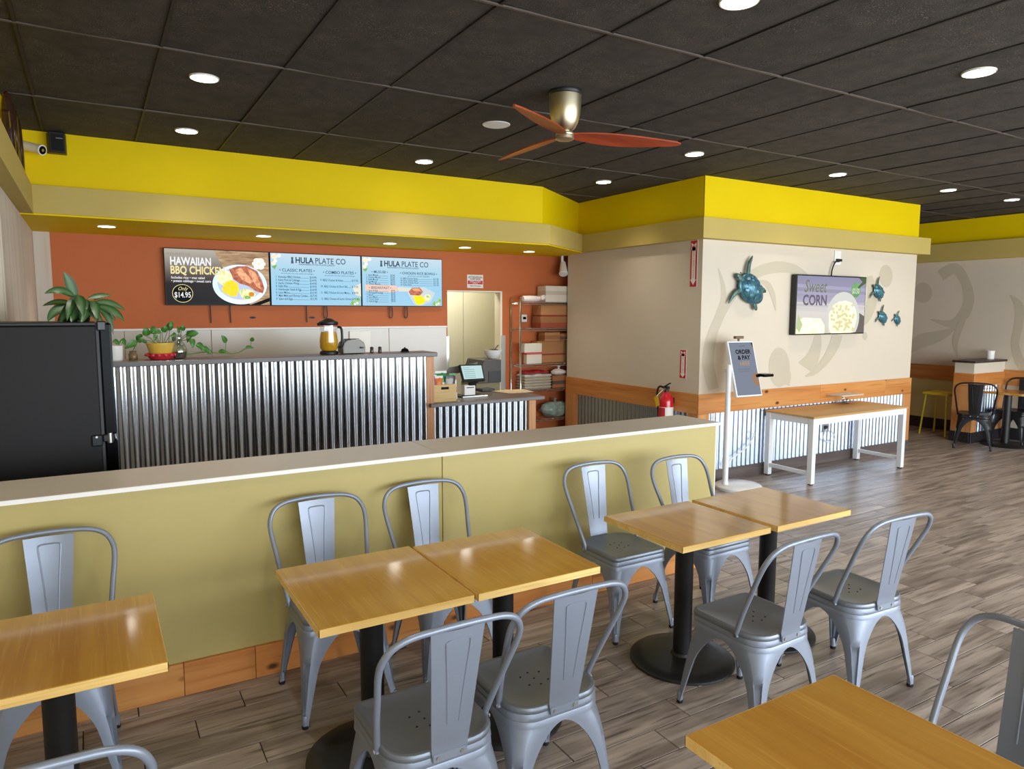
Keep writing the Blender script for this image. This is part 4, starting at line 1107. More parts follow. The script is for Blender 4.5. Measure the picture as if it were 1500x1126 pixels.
# ================================================================== FIRE SIGNS AND EXTINGUISHER
RED = mat('sign_red', rgb(196,24,34), .4); SIGNW = mat('sign_white', rgb(240,232,224), .5)
def fire_sign(label, yc, z0, z1, w):
    t = thing('fire_sign', label, 'sign', (BX0, yc, z0))
    X = BX0
    put('plate', M().box(X-.004, yc-w/2, z0, X, yc+w/2, z1), SIGNW, t)
    put('red_field', M().box(X-.0048, yc-w/2+.004, z0+.004, X-.004, yc+w/2-.004, z1-.004), RED, t)
    def P(a, b): return (X-.0055, yc - a*w, z0 + b*(z1-z0))
    pts = [(-.25,.86),(-.25,.165),(-.42,.165),(0,.045),(.42,.165),(.25,.165),(.25,.86),(.36,.955),(.0,.90),(-.36,.955)]
    put('arrow', M().add([P(a,b) for a,b in [(-.25,.165),(.25,.165),(.25,.86),(-.25,.86)]] + [P(a,b) for a,b in [(-.42,.165),(0,.045),(.42,.165)]] + [P(a,b) for a,b in [(-.34,.95),(0,.90),(.34,.95),(.34,.78),(-.34,.78)]], [(0,1,2,3),(4,5,6),(11,10,9,8,7)]), SIGNW, t)
    put('lettering', text_mesh('FIRE', (X-.0062, yc, z0 + .865*(z1-z0)), (0,-1,0), (0,0,1), w*.27, bold=.0003), RED, t)
    st_ = (z1-z0)*.0495
    mm = M()
    for k, chh in enumerate('EXTINGUISHER'):
        q = text_mesh(chh, (X-.0062, yc, z0 + (z1-z0)*.755 - k*st_), (0,-1,0), (0,0,1), st_*1.12, bold=.0002); mm.add(q.v, q.f)
    put('lettering', mm, RED, t, kind='stuff')
fire_sign('larger red FIRE EXTINGUISHER arrow sign high at the wall corner', 5.553, 2.108, 2.600, .105)
fire_sign('smaller red FIRE EXTINGUISHER arrow sign just above the extinguisher', 5.672, 1.122, 1.437, .098)
ex, ey = BX0-.115, 5.80
fe = thing('fire_extinguisher', 'red fire extinguisher with yellow tag hanging on the boxed-out wall', 'fire extinguisher', (ex, ey, .48))
EXR = mat('extinguisher_red', rgb(206,24,40), .22, coat=.4)
put('cylinder', M().lathe([(.060,.0),(.078,.008),(.080,.03),(.080,.37),(.074,.42),(.052,.458),(.030,.474),(.026,.49)], (ex,ey,.48), 32), EXR, fe, smooth=True)
put('label_band', M().lathe([(.0808,.18),(.0808,.325)], (ex,ey,.48), 32, False, False), SIGNW, fe, smooth=True)
put('label_panel', M().rings([[(ex + .0815*math.cos(a), ey + .0815*math.sin(a), z) for a in [math.radians(150 + k*7) for k in range(11)]] for z in (.68, .80)], False, False, False), mat('label_red_print', rgb(190,40,50), .5), fe, smooth=True)
put('valve', M().lathe([(.026,.485),(.026,.515),(.02,.53)], (ex,ey,.48), 16).box(ex-.02, ey-.03, .995, ex+.02, ey+.03, 1.03), BLACK, fe, smooth=False)
put('handle', M().rodbox((ex, ey+.02, 1.03), (ex-.03, ey-.09, 1.075), .022, .008).rodbox((ex, ey+.02, 1.01), (ex-.03, ey-.07, 1.005), .022, .008), BLACK, fe)
put('hose', M().tube(smoothpath([(ex, ey+.03, 1.01), (ex-.02, ey+.09, 1.02), (ex-.03, ey+.115, .95), (ex-.02, ey+.11, .80), (ex-.01, ey+.10, .62)]), .012, 8), RUBBER, fe, smooth=True)
put('gauge', M().tube([(ex-.02, ey, 1.0), (ex-.035, ey, 1.0)], .016, 14), STEEL, fe, smooth=True)
put('inspection_tag', M().rings([[(ex-.10, ey+.03, .93), (ex-.10, ey+.085, .905), (ex-.095, ey+.055, .80), (ex-.095, ey-.0, .825)], [(ex-.102, ey+.03, .93), (ex-.102, ey+.085, .905), (ex-.097, ey+.055, .80), (ex-.097, ey-.0, .825)]]), mat('tag_yellow', rgb(226,190,30), .5), fe)
put('tag_string', M().tube([(ex-.02, ey+.02, 1.0), (ex-.10, ey+.055, .918)], .003, 5), WHITEP, fe)
put('wall_bracket', M().box(BX0-.05, ey-.03, .84, BX0, ey+.03, .90), BLACK, fe)

# --- notice on the terracotta wall, thermostat, spot lamp
a, b = atY(684, 402, YB), atY(707.5, 422, YB)
nt_ = thing('wall_notice', 'white notice with a red band on the terracotta wall above the doorway', 'sign', ((a.x+b.x)/2, YB, b.z))
put('plate', M().box(a.x, YB-.006, b.z, b.x, YB, a.z), SIGNW, nt_, bevel=.001)
hh = a.z - b.z; xm = (a.x+b.x)/2
put('red_band', M().box(a.x+.008, YB-.0075, b.z+hh*.28, b.x-.008, YB-.006, b.z+hh*.56), RED, nt_)
for s_, v_, z_, m_ in (('ATTENTION', .80, .036, INK), ('STAFF AREA', .66, .028, INK), ('EMPLOYEES', .48, .030, SIGNW), ('ONLY', .36, .030, SIGNW), ('beyond this point', .16, .022, INK)):
    put('lettering', text_mesh(s_, (xm, YB-.0085, b.z+hh*v_), (1,0,0), (0,0,1), z_, bold=.0001), m_, nt_)
c = atY(765.5, 466, YB)
th = thing('thermostat', 'small white thermostat on the terracotta wall behind the shelving posts', 'thermostat', (c.x, YB, c.z-.05))
put('case', M().box(c.x-.055, YB-.03, c.z-.05, c.x+.055, YB, c.z+.05), WHITEP, th, bevel=.006)
put('display', M().box(c.x-.012, YB-.031, c.z-.015, c.x+.038, YB-.03, c.z+.02), BLACKG, th)
c = atY(823, 384, 7.95)
sl = thing('spot_lamp', 'small white spotlight at the top edge of the terracotta wall above the shelving', 'lamp', (c.x, 7.97, 2.592))
put('stem', M().tube([(c.x+.02, 7.97, 2.592), (c.x+.02, 7.97, 2.48)], .018, 10), WHITEP, sl, smooth=True)
put('lamp_head', M().tube([(c.x+.04, 7.98, 2.50), (c.x-.02, 7.88, 2.35)], [.038, .060], 16), WHITEP, sl, smooth=True)
put('bulb', M().tube([(c.x-.02, 7.88, 2.352), (c.x-.024, 7.874, 2.342)], .048, 14), mat('lamp_face', rgb(226,224,214), .3), sl, smooth=True)

# ================================================================== SERVICE COUNTER
YC = 6.30
tc_ = thing('tall_counter', 'tall service counter faced in ribbed metal with a grey ledge top', 'counter', (1.2, YC+.15, 0))
XT1 = 2.855
put('counter_body', M().box(XL+.002, YC+.012, 0, XT1-.004, YC+.22, 1.41), PALEOLIVE, tc_)
put('ledge_top', M().box(XL+.002, YC-.045, 1.412, XT1+.02, YC+.29, 1.454), DARKTOP, tc_, bevel=.004)
put('corrugated_front', corrugated(XL+.002, 1.30, .10, 1.41, YC), GALV2, tc_, smooth=True)
put('corrugated_front', corrugated(1.28, XT1-.085, .10, 1.41, YC-.002), GALV2, tc_, smooth=True)
put('end_post', M().box(XT1-.085, YC-.012, 0, XT1-.004, YC+.02, 1.41), PINE_Z, tc_, bevel=.002)
put('base_strip', M().box(XL+.002, YC-.012, 0, XT1-.086, YC+.01, .10), BLACKBASE, tc_)
lc_ = thing('low_counter', 'lower register counter with grey top beside the tall ribbed metal counter', 'counter', (3.45, YC+.3, 0))
put('counter_body', M().box(XT1+.0, YC+.012, 0, 4.03, YC+.62, .915), PALEOLIVE, lc_)
put('counter_top', M().prism([(XT1-.06, YC-.055), (4.115, YC-.055), (4.115, YC+.66), (XT1+.002, YC+.66), (XT1+.002, YC-.016), (XT1-.06, YC-.016)], .917, .955), DARKTOP, lc_, bevel=.004)
put('corrugated_front', corrugated(XT1+.0, 3.945, .10, .915, YC-.002), GALV2, lc_, smooth=True)
put('end_post', M().box(3.945, YC-.012, 0, 4.03, YC+.012, .915), PINE_Z, lc_, bevel=.002)
put('base_strip', M().box(XT1, YC-.012, 0, 3.945, YC+.01, .10), BLACKBASE, lc_)

ZL = .955
# wooden snack crate
CRATE = wood('crate_wood', rgb(222,186,120), rgb(208,168,100), rgb(176,132,70), .5, axis=0, scale=4)
a, b = atY(634, 588, YC+.04), atY(668, 586, YC+.04)
x0, x1, y0, y1, zt_ = a.x, b.x, YC+.03, YC+.27, ZL+.172
cr = thing('snack_crate', 'light wooden crate of snack bags on the lower register counter', 'crate', ((x0+x1)/2, (y0+y1)/2, ZL))
hx0, hx1, hz0, hz1 = (x0+x1)/2-.04, (x0+x1)/2+.045, zt_-.05, zt_-.025
put('front_board', M().box(x0, y0, ZL, x1, y0+.012, hz0).box(x0, y0, hz1, x1, y0+.012, zt_).box(x0, y0, hz0, hx0, y0+.012, hz1).box(hx1, y0, hz0, x1, y0+.012, hz1), CRATE, cr)
put('handle_hole', M().box(hx0, y0+.010, hz0, hx1, y0+.013, hz1), HOLE, cr)
put('back_board', M().box(x0, y1-.012, ZL, x1, y1, zt_), CRATE, cr)
put('side_board', M().box(x0, y0+.012, ZL, x0+.012, y1-.012, zt_), CRATE, cr)
put('side_board', M().box(x1-.012, y0+.012, ZL, x1, y1-.012, zt_), CRATE, cr)
put('bottom_board', M().box(x0+.012, y0+.012, ZL, x1-.012, y1-.012, ZL+.01), CRATE, cr)
def bag(label, cx_, cy_, z0, w, h, d, m, m2, tilt, gid):
    t = thing('snack_bag', label, 'snack bag', (cx_, cy_, z0), gid)
    rr = []
    for i in range(11):
        f = i/10; z = h*f; th_ = d*(.12 + .88*math.sin(PI*min(1,max(0,f)))**.6); ww = w*(1 - .06*math.sin(PI*f))
        rr.append([(cx_ + ww/2*math.cos(q) + tilt*z, cy_ + th_/2*math.sin(q), z0 + z + .006*math.cos(5*q)*(f in (0,1))) for q in [2*PI*k/14 for k in range(14)]])
    put('pouch', M().rings(rr), m, t, smooth=True)
    put('front_print', M().rings([[(cx_ + w*.34*math.cos(q) + tilt*h*f, cy_ - (d*.52*(math.sin(PI*f)**.6))*(1-.35*abs(math.cos(q))**2) - .003, z0 + h*f) for q in [math.radians(k) for k in (0,45,90,135,180)]] for f in (.35,.5,.65)], False, False, False), m2, t, smooth=True)
    put('top_seal', M().box(cx_-w/2+tilt*h, cy_-.004, z0+h-.004, cx_+w/2+tilt*h, cy_+.004, z0+h+.02), m2, t)
cols = dict(purple=rgb(150,110,150), orange=rgb(228,118,40), green=rgb(40,130,60), silver=rgb(190,190,186), dark=rgb(60,60,64), white=rgb(230,224,220), red=rgb(190,40,44))
BM = {k: mat('bag_' + k, v, .35) for k, v in cols.items()}
GB = 'snack bags in the wooden crate'
for lb, fx0, yy, h, w, m1, m2, tl_ in (
    ('purple and white snack bag at the left end of the wooden crate', .10, .06, .235, .085, 'purple', 'white', -.02),
    ('orange snack bag standing second from the left in the crate', .29, .05, .225, .085, 'orange', 'white', .05),
    ('large green snack bag in the middle of the crate', .56, .08, .27, .125, 'green', 'white', -.08),
    ('silver snack bag in front of the green bag in the crate', .72, .045, .215, .085, 'silver', 'dark', .08),
    ('dark snack bag at the right end of the crate', .90, .09, .24, .075, 'dark', 'green', .10),
    ('brown topped snack bag behind the purple bag in the crate', .17, .17, .30, .09, 'dark', 'orange', 0)):
    bag(lb, x0 + (x1-x0)*fx0, y0 + yy, ZL+.012, w, h, .05, BM[m1], BM[m2], tl_, GB)
bag('red and white snack bag leaning just right of the wooden crate', x1+.045, YC+.17, ZL, .075, .20, .05, BM['white'], BM['red'], -.06, GB)
# point of sale terminal
ty = YC + .22
pa, pb, pc_, pd = atY(672.5,534,ty+.09), atY(706.5,533,ty+.09), atY(711,557,ty), atY(679,559,ty)
pos = thing('register_screen', 'black touch screen register with a lit screen on the lower counter', 'register', ((pa.x+pb.x)/2+.03, ty+.1, ZL))
nrm = (Vector(pb)-Vector(pa)).cross(Vector(pd)-Vector(pa)).normalized()
if nrm.y > 0: nrm = -nrm
def quadslab(a, b, c, d, f, b_): return M().rings([[Vector(p) + nrm*f for p in (a,b,c,d)], [Vector(p) + nrm*b_ for p in (a,b,c,d)]])
put('bezel', quadslab(pa, pb, pc_, pd, 0, -.03), BLACK, pos, bevel=.004)
def inset(q, k0, k1): 
    a, b, c, d = [Vector(p) for p in (pa,pb,pc_,pd)]
    return [a.lerp(b, x).lerp(d.lerp(c, x), y) for x, y in q]
put('display', M().rings([[p + nrm*.0012 for p in inset([(.06,.08),(.94,.08),(.94,.86),(.06,.86)],0,0)], [p for p in inset([(.06,.08),(.94,.08),(.94,.86),(.06,.86)],0,0)]]), em('pos_screen', 196,226,226), pos)
for yy in (.2,.3,.42,.54,.66,.76):
    put('screen_row', M().add([p + nrm*.0016 for p in inset([(.12,yy),(.6 if yy > .25 else .4,yy),(.6 if yy > .25 else .4,yy+.025),(.12,yy+.025)],0,0)], [(0,1,2,3)]), em('pos_ink_%d' % int(yy*100), 120,150,160), pos)
mid = (Vector(pc_)+Vector(pd))/2
put('stand_arm', M().rodbox(mid + Vector((0,.03,.02)), (mid.x-.0, ty+.10, ZL+.02), .09, .035), BLACK, pos, bevel=.006)
put('stand_base', M().box(mid.x-.16, ty+.02, ZL, mid.x+.14, ty+.22, ZL+.018), BLACK, pos, bevel=.006)
put('tray_edge', M().box(mid.x-.14, ty-.0, ZL+.0, mid.x+.16, ty+.03, ZL+.014), STEEL, pos, bevel=.003)
put('customer_display_back', quadslab(Vector(pa)+Vector((-.07,.09,-.03)), Vector(pb)+Vector((.0,.09,.015)), Vector(pb)+Vector((.0,.16,-.07)), Vector(pa)+Vector((-.10,.16,-.12)), 0, -.02), mat('grey_plastic', rgb(150,146,138), .45), pos, bevel=.004)
a = atY(686, 567, ty+.04)
rb = thing('receipt_printer', 'small white receipt printer below the lit register screen', 'printer', (a.x+.02, ty+.06, ZL+.018))
put('case', M().box(a.x-.045, ty+.04, ZL+.018, a.x+.085, ty+.12, ZL+.125), WHITEP, rb, bevel=.005)
put('paper_slot', M().box(a.x-.02, ty+.037, ZL+.095, a.x+.065, ty+.041, ZL+.103), HOLE, rb)
c = atZ(713, 572.5, ZL)
cpad = thing('card_terminal', 'flat black card terminal on the register counter left of the papers', 'card terminal', (c.x, c.y, ZL))
put('body', M().box(c.x-.10, c.y-.07, ZL, c.x+.07, c.y+.09, ZL+.03), BLACK, cpad, bevel=.006)
put('keypad', M().box(c.x-.08, c.y-.06, ZL+.03, c.x+.02, c.y+.0, ZL+.032), mat('keypad_grey', rgb(90,90,92), .5), cpad)
PAPER = mat('printed_paper', rgb(232,222,196), .6, col2=rgb(206,170,120), nscale=22)
for k, (qx, qy, r_, lb) in enumerate(((742, 573, .25, 'topmost printed menu sheet on the register counter right of the card terminal'), (752, 571, -.15, 'printed menu sheet slid out under the other at right on the register counter'), (733, 570.5, .05, 'printed menu sheet lying behind the other two on the register counter'))):
    c = atZ(qx, qy, ZL+.002)
    o = tag(put('menu_sheet', M().box(-.12, -.15, 0, .12, .15, .0015), PAPER), lb, 'paper', 'menu sheets on the register counter')
    place(o, (c.x, min(c.y, YC+.47), ZL+.0004+.0018*(2-k)), r_)

# ------------------------------------------------ things on the tall ledge
ZT = 1.454; yl = YC + .13
JUICE = mat('orange_juice', rgb(236,176,20), .35, noise=.15, nscale=20)
CLEARP = THIN
c = atY(482, 515, yl); bx_ = c.x
bl_ = thing('juice_blender', 'black lidded jug of orange juice on the tall ledge below the middle screen', 'jug', (bx_, yl, ZT))
put('base', M().lathe([(.080,0),(.084,.012),(.078,.028),(.060,.034)], (bx_,yl,ZT), 24), BLACK, bl_, smooth=True)
put('juice', M().lathe([(.062,.036),(.078,.06),(.080,.13),(.070,.19),(.064,.205)], (bx_,yl,ZT), 24), JUICE, bl_, smooth=True)
put('jar', M().lathe([(.066,.033),(.083,.058),(.085,.13),(.076,.20),(.078,.27)], (bx_,yl,ZT), 24, False, False), CLEARP, bl_, smooth=True)
put('lid', M().lathe([(.082,.265),(.088,.275),(.086,.296),(.06,.308),(.03,.325),(.001,.33)], (bx_,yl,ZT), 24, True, False), BLACK, bl_, smooth=True)
put('handle', M().tube(smoothpath([(bx_+.07,yl-.04,ZT+.25),(bx_+.105,yl-.05,ZT+.23),(bx_+.105,yl-.05,ZT+.09),(bx_+.075,yl-.04,ZT+.06)]), .011, 8), BLACK, bl_, smooth=True)
put('spout', M().tube([(bx_-.06,yl-.02,ZT+.28),(bx_-.105,yl-.03,ZT+.275)], .014, 8), BLACK, bl_, smooth=True)
c = atY(515, 516, yl+.02); tx_ = c.x
to = thing('toaster', 'rounded silver toaster on the tall ledge right of the juice jug', 'toaster', (tx_, yl+.02, ZT))
pr = [(-.105,.005),(-.108,.06),(-.095,.105),(-.06,.13),(0,.138),(.06,.13),(.095,.105),(.108,.06),(.105,.005)]
put('shell', M().rings([[(tx_+x, yy, ZT+z) for x, z in pr] for yy in (yl-.06, yl+.10)]), mat('toaster_steel', rgb(104,100,96), .4, metal=.6), to, smooth=True, bevel=.004)
put('front_panel', M().rings([[(tx_+x*.90, yy, ZT+.006+z*.90) for x, z in pr] for yy in (yl-.064, yl-.059)]), mat('toaster_face', rgb(128,124,118), .45, metal=.3), to)
put('lever', M().box(tx_+.055, yl-.085, ZT+.05, tx_+.085, yl-.06, ZT+.065), BLACK, to, bevel=.003)
put('slot', M().box(tx_-.07, yl+.0, ZT+.1345, tx_+.07, yl+.02, ZT+.1395), HOLE, to)
a, b = atY(511.5, 485, YB-.02), atY(543, 516, YB-.02)
wbx = tag(put('white_board', M().box(a.x, YB-.03, 1.30, b.x, YB-.008, a.z), WHITEP, bevel=.003), 'blank white board against the white wall panel behind the toaster', 'board')
c = atY(552, 512, yl)
for k, dx in enumerate((-.05, .03)):
    t = thing('shaker', '%s dark shaker on the tall ledge right of the toaster' % ('left' if k == 0 else 'right'), 'shaker', (c.x+dx, yl, ZT), 'shakers on the tall ledge')
    put('jar', M().lathe([(.016,0),(.018,.004),(.016,.035),(.013,.04)], (c.x+dx,yl,ZT), 14), mat('smoked_glass', rgb(90,80,70), .2), t, smooth=True)
    put('cap', M().lathe([(.016,.04),(.017,.043),(.016,.055),(.004,.06)], (c.x+dx,yl,ZT), 14), BLACK, t, smooth=True)
c = atY(593, 513, yl)
cb = thing('counter_bell', 'small dark service bell near the right end of the tall ledge', 'bell', (c.x, yl, ZT))
put('base', M().lathe([(.042,0),(.044,.004),(.040,.010)], (c.x,yl,ZT), 20), BLACK, cb, smooth=True)
put('dome', M().lathe([(.038,.010),(.036,.022),(.024,.034),(.008,.039),(.006,.046),(.001,.048)], (c.x,yl,ZT), 20, True, False), BLACKG, cb, smooth=True)

# ================================================================== PLANTS
def leafmat(name, c1, c2, edge):
    m = bpy.data.materials.new(name); m.use_nodes = True; nt = m.node_tree; b = nt.nodes['Principled BSDF']
    uv = nt.nodes.new('ShaderNodeUVMap'); sp = nt.nodes.new('ShaderNodeSeparateXYZ'); nt.links.new(uv.outputs[0], sp.inputs[0])
    cr = nt.nodes.new('ShaderNodeValToRGB'); nt.links.new(sp.outputs[0], cr.inputs[0])
    el = cr.color_ramp.elements
    el[0].position = 0; el[0].color = edge; el[1].position = 1; el[1].color = c1
    e = el.new(.35); e.color = c2; e = el.new(.8); e.color = c1
    nz = nt.nodes.new('ShaderNodeTexNoise'); nz.inputs['Scale'].default_value = 30
    mx = nt.nodes.new('ShaderNodeMix'); mx.data_type = 'RGBA'; mx.inputs[7].default_value = c2
    nt.links.new(nz.outputs['Fac'], mx.inputs[0]); nt.links.new(cr.outputs[0], mx.inputs[6]); nt.links.new(mx.outputs[2], b.inputs['Base Color'])
    b.inputs['Roughness'].default_value = .38
    return m
LEAF_DIFF = leafmat('broad_leaf', rgb(104,138,86), rgb(46,86,42), rgb(26,50,26))
LEAF_POTHOS = leafmat('pothos_leaf', rgb(86,142,52), rgb(56,112,38), rgb(44,92,32))
STEM = mat('green_stem', rgb(104,124,58), .5)
def leaf(parent, p0, p1, p2, w, m, up=(0,0,1), heart=False, fold=.25, name='leaf'):
    p0, p1, p2 = Vector(p0), Vector(p1), Vector(p2); N = 10
    rows = []; uv = []
    prev = None
    for i in range(N + 1):
        t = i/N
        c = p0*(1-t)**2 + p1*2*t*(1-t) + p2*t*t
        d = ((p1-p0)*(1-t) + (p2-p1)*t).normalized()
        s = d.cross(Vector(up))
        if s.length < .2: s = d.cross(Vector((0,1,0)))
        s.normalize()
        if prev is not None and s.dot(prev) < 0: s = -s
        prev = s; nn = s.cross(d)
        if heart: ww = w*(math.sin(PI*min(1, t**.62*.985+.015)))**.8 if t < 1 else 0
        else: ww = w*math.sin(PI*(t**.85*.97+.02))**.85 if t < 1 else 0
        ww = max(ww, w*.015)
        rows.append([c - s*ww + nn*ww*fold, c - s*ww*.5 + nn*ww*fold*.35, c, c + s*ww*.5 + nn*ww*fold*.35, c + s*ww + nn*ww*fold])
    mm = M().grid(rows)
    o = put(name, mm, m, parent, smooth=True)
    lay = o.data.uv_layers.new(name='UVMap'); U = (0,.5,1,.5,0)
    for l in o.data.loops:
        lay.data[l.index].uv = (U[l.vertex_index % 5], (l.vertex_index // 5)/N)
    return o
# big broad-leaved plant on the refrigerator
FZ = 1.782; FY = 4.87
def fp(x, y, dy=0): return atY(x, y, FY + dy)
pl = thing('broadleaf_plant', 'broad-leaved potted plant standing on the black refrigerator', 'plant', (-.06, FY, FZ))
px_ = fp(112, 470).x
put('pot', M().lathe([(.060,0),(.066,.006),(.076,.050),(.080,.054),(.080,.060),(.072,.060),(.068,.05)], (px_,FY,FZ), 28), BLACK, pl, smooth=True)
put('soil', M().lathe([(.070,.050),(.001,.054)], (px_,FY,FZ), 20, False, False), mat('soil', rgb(50,38,28), .9), pl)
LV = [((111,440),(104,415),(93,398),.024,-.05),((110,436),(90,418),(65,430),.020,-.10),((106,445),(85,438),(62,448),.015,.06),((104,448),(78,450),(70,471),.022,-.12),
      ((112,436),(104,440),(98,470),.020,-.16),((114,432),(118,436),(122,464),.022,-.18),((124,438),(128,445),(131,466),.020,-.12),((136,440),(140,446),(143,471),.020,-.16),
      ((128,438),(146,430),(164,433),.013,.08),((138,440),(152,428),(157,434),.012,.14),((138,444),(160,438),(184,455),.018,.02),((140,448),(168,450),(182,471),.020,-.06),
      ((138,452),(158,448),(166,490),.018,-.02),((146,452),(160,456),(170,470),.016,.10),((108,450),(96,455),(84,471),.016,.10),((118,446),(120,458),(114,473),.020,-.06),
      ((128,446),(136,452),(152,474),.016,-.10),((112,445),(102,450),(92,476),.018,.16),((126,444),(128,430),(124,470),.018,.0),((116,446),(112,456),(104,472),.022,-.17),((130,446),(136,456),(142,472),.020,-.17),((122,446),(126,456),(118,474),.022,-.19),((112,446),(98,450),(88,473),.022,-.14)]
for a, b, c, w, dy in LV:
    leaf(pl, fp(*a, dy*.3), fp(*b, dy*.8), fp(*c, dy*1.2), w*1.25, LEAF_DIFF, up=(.15,-.9,.45), fold=.12)
for x in (108, 118, 130): put('stem', M().tube([fp(x, 470), fp(x+1, 440)], .007, 6), STEM, pl, smooth=True)

# pothos in the yellow pot
yp = YC + .12
def lp(x, y, dy=0): return atY(x, y, yp + dy)
c = lp(236, 521); pox = c.x
po = thing('potted_pothos', 'leafy pothos in a yellow pot with a red saucer on the tall ledge', 'plant', (pox, yp, ZT))
put('pot', M().lathe([(.070,.012),(.082,.03),(.098,.10),(.106,.125),(.106,.135),(.096,.135),(.09,.115)], (pox,yp,ZT), 28), mat('yellow_glaze', rgb(226,186,78), .3, noise=.08), po, smooth=True)
put('soil', M().lathe([(.092,.115),(.001,.12)], (pox,yp,ZT), 18, False, False), mat('soil2', rgb(56,42,30), .9), po)
POTRED = mat('red_glaze', rgb(204,52,62), .3)
put('saucer', M().lathe([(.075,0),(.08,.004),(.098,.022),(.112,.050),(.108,.052),(.09,.028)], (pox,yp,ZT), 28), POTRED, po, smooth=True)
for k in range(14):
    a = 2*PI*k/14
    put('saucer_petal', M().lathe([(.001,0),(.016,.006),(.014,.02),(.001,.03)], (pox+.106*math.cos(a), yp+.106*math.sin(a), ZT+.026), 8), POTRED, po, smooth=True)
PL = [((228,503),(214,492),(213,479),.030,-.05),((231,502),(220,482),(232,486),.026,-.02),((234,502),(236,486),(216,488),.022,.04),((238,502),(238,486),(244,478),.024,-.04),((240,502),(246,484),(252,470),.026,.02),
      ((242,502),(252,490),(257,494),.022,-.06),((233,502),(228,490),(226,500),.016,-.08),((244,503),(254,500),(254,488),.016,.06),((230,503),(206,498),(216,504),.016,.05),((247,500),(250,472),(250,483),.020,.0)]
for a, b, c_, w, dy in PL:
    st_ = lp(*a, dy*.3); m_ = lp(*b, dy); e_ = lp(*c_, dy*1.2)
    put('stem', M().tube([st_, st_.lerp(m_, .5) + Vector((0,0,.01)), m_], .003, 5), STEM, po, smooth=True)
    leaf(po, m_, m_.lerp(e_, .5) + Vector((.004,-.02,.012)), e_, w, LEAF_POTHOS, up=(.1,-.95,.3), heart=True)
# glass vase with a cutting and the long trailing vine
c = lp(262, 520, .0); vx = c.x
gv = thing('glass_vase', 'clear glass vase of pebbles with pothos cuttings right of the yellow pot', 'vase', (vx, yp, ZT))
put('vase', M().lathe([(.040,0),(.055,.006),(.066,.05),(.064,.085),(.045,.125),(.028,.15),(.030,.19),(.034,.20)], (vx,yp,ZT), 24, True, False), GLS, gv, smooth=True)
put('pebbles', M().lathe([(.036,.005),(.050,.012),(.058,.05),(.052,.075),(.001,.08)], (vx,yp,ZT), 18, True, False), mat('pebbles', rgb(120,104,82), .6, col2=rgb(70,60,46), nscale=60, bump=.8, bscale=80), gv, smooth=True)
put('water', M().lathe([(.058,.06),(.062,.08),(.05,.11),(.001,.112)], (vx,yp,ZT), 18, False, False), mat('pond_water', rgb(176,170,130), .1), gv, smooth=True)
VL = [((262,500),(266,484),(268,476),.022,-.03),((263,500),(276,490),(291,488),.030,-.05),((263,498),(278,484),(274,502),.026,-.02),((262,500),(280,496),(282,510),.024,-.07),((260,500),(262,488),(259,478),.012,.05)]
for a, b, c_, w, dy in VL:
    st_ = lp(*a); m_ = lp(*b, dy); e_ = lp(*c_, dy*1.3)
    put('stem', M().tube([lp(262,515), st_, m_], .003, 5), STEM, gv, smooth=True)
    leaf(gv, m_, m_.lerp(e_, .5) + Vector((.006,-.02,.01)), e_, w, LEAF_POTHOS, up=(.1,-.95,.3), heart=True)
vn = thing('trailing_vine', 'long trailing pothos vine lying along the tall ledge right of the vase', 'plant', (lp(310,519).x, yp, ZT))
vine = smoothpath([lp(268,520,-.02), lp(285,517,.0), lp(300,515.5,-.02), lp(320,517,-.04), lp(338,518,-.02), lp(350,516,0), lp(360,510.5,-.02), lp(371,509,-.03)])
vine = [Vector((p.x, p.y, max(p.z, ZT+.006))) for p in vine]
put('vine_stem', M().tube(vine, .004, 6), STEM, vn, smooth=True)
put('vine_stem', M().tube([Vector((p.x+.02, p.y+.05, max(p.z-.004, ZT+.005))) for p in vine[:24]], .003, 6), STEM, vn, smooth=True)
for a, b, c_, w in (((298,517),(288,503),(300,514),.026),((300,517),(296,508),(310,519),.022),((330,517),(331,502),(324,491),.022),((328,517),(320,515),(335,516),.015),
                    ((338,517),(322,514),(331,515.5),.014),((367,509),(368,500),(371,494),.018),((360,511),(360,508),(372,510),.012),((306,517),(310,514),(303,519),.014)):
    st_ = lp(*a, -.02); m_ = lp(*b, -.02); e_ = lp(*c_, -.04)
    put('stem', M().tube([Vector((st_.x, st_.y, max(st_.z, ZT+.006))), m_], .0025, 5), STEM, vn, smooth=True)
    d = (e_ - m_)
    leaf(vn, m_, m_.lerp(e_, .5) + Vector((.0,-.015,.012)), e_, w, LEAF_POTHOS, up=(.1,-.95,.3), heart=True)
c = lp(195, 521)
bb = thing('bottle_cutting', 'tiny brown jar with a pothos cutting left of the yellow pot', 'vase', (c.x, yp, ZT))
put('jar', M().lathe([(.030,0),(.033,.005),(.033,.05),(.026,.06),(.026,.072)], (c.x,yp,ZT), 18, True, False), mat('brown_jar', rgb(140,112,72), .3, col2=rgb(90,70,44), nscale=30), bb, smooth=True)
put('jar_rim', M().lathe([(.027,.068),(.029,.071),(.027,.075)], (c.x,yp,ZT), 18, False, False), GLS, bb, smooth=True)
for a, b, c_, w, dy in (((195,512),(204,494),(203,490),.024,.0),((195,512),(200,500),(183,511),.028,-.03),((195,512),(202,500),(210,497),.022,-.02),((195,512),(204,492),(200,500),.02,.03)):
    m_ = lp(*b, dy); e_ = lp(*c_, dy*1.3)
    put('stem', M().tube([lp(195,513), m_], .003, 5), STEM, bb, smooth=True)
    leaf(bb, m_, m_.lerp(e_, .5) + Vector((.004,-.02,.012)), e_, w, LEAF_POTHOS, up=(.1,-.95,.3), heart=True)
c = lp(168.5, 523)
cn = thing('white_canister', 'plain white ceramic pot with a pale sprig beside the refrigerator edge', 'pot', (c.x, yp, ZT))
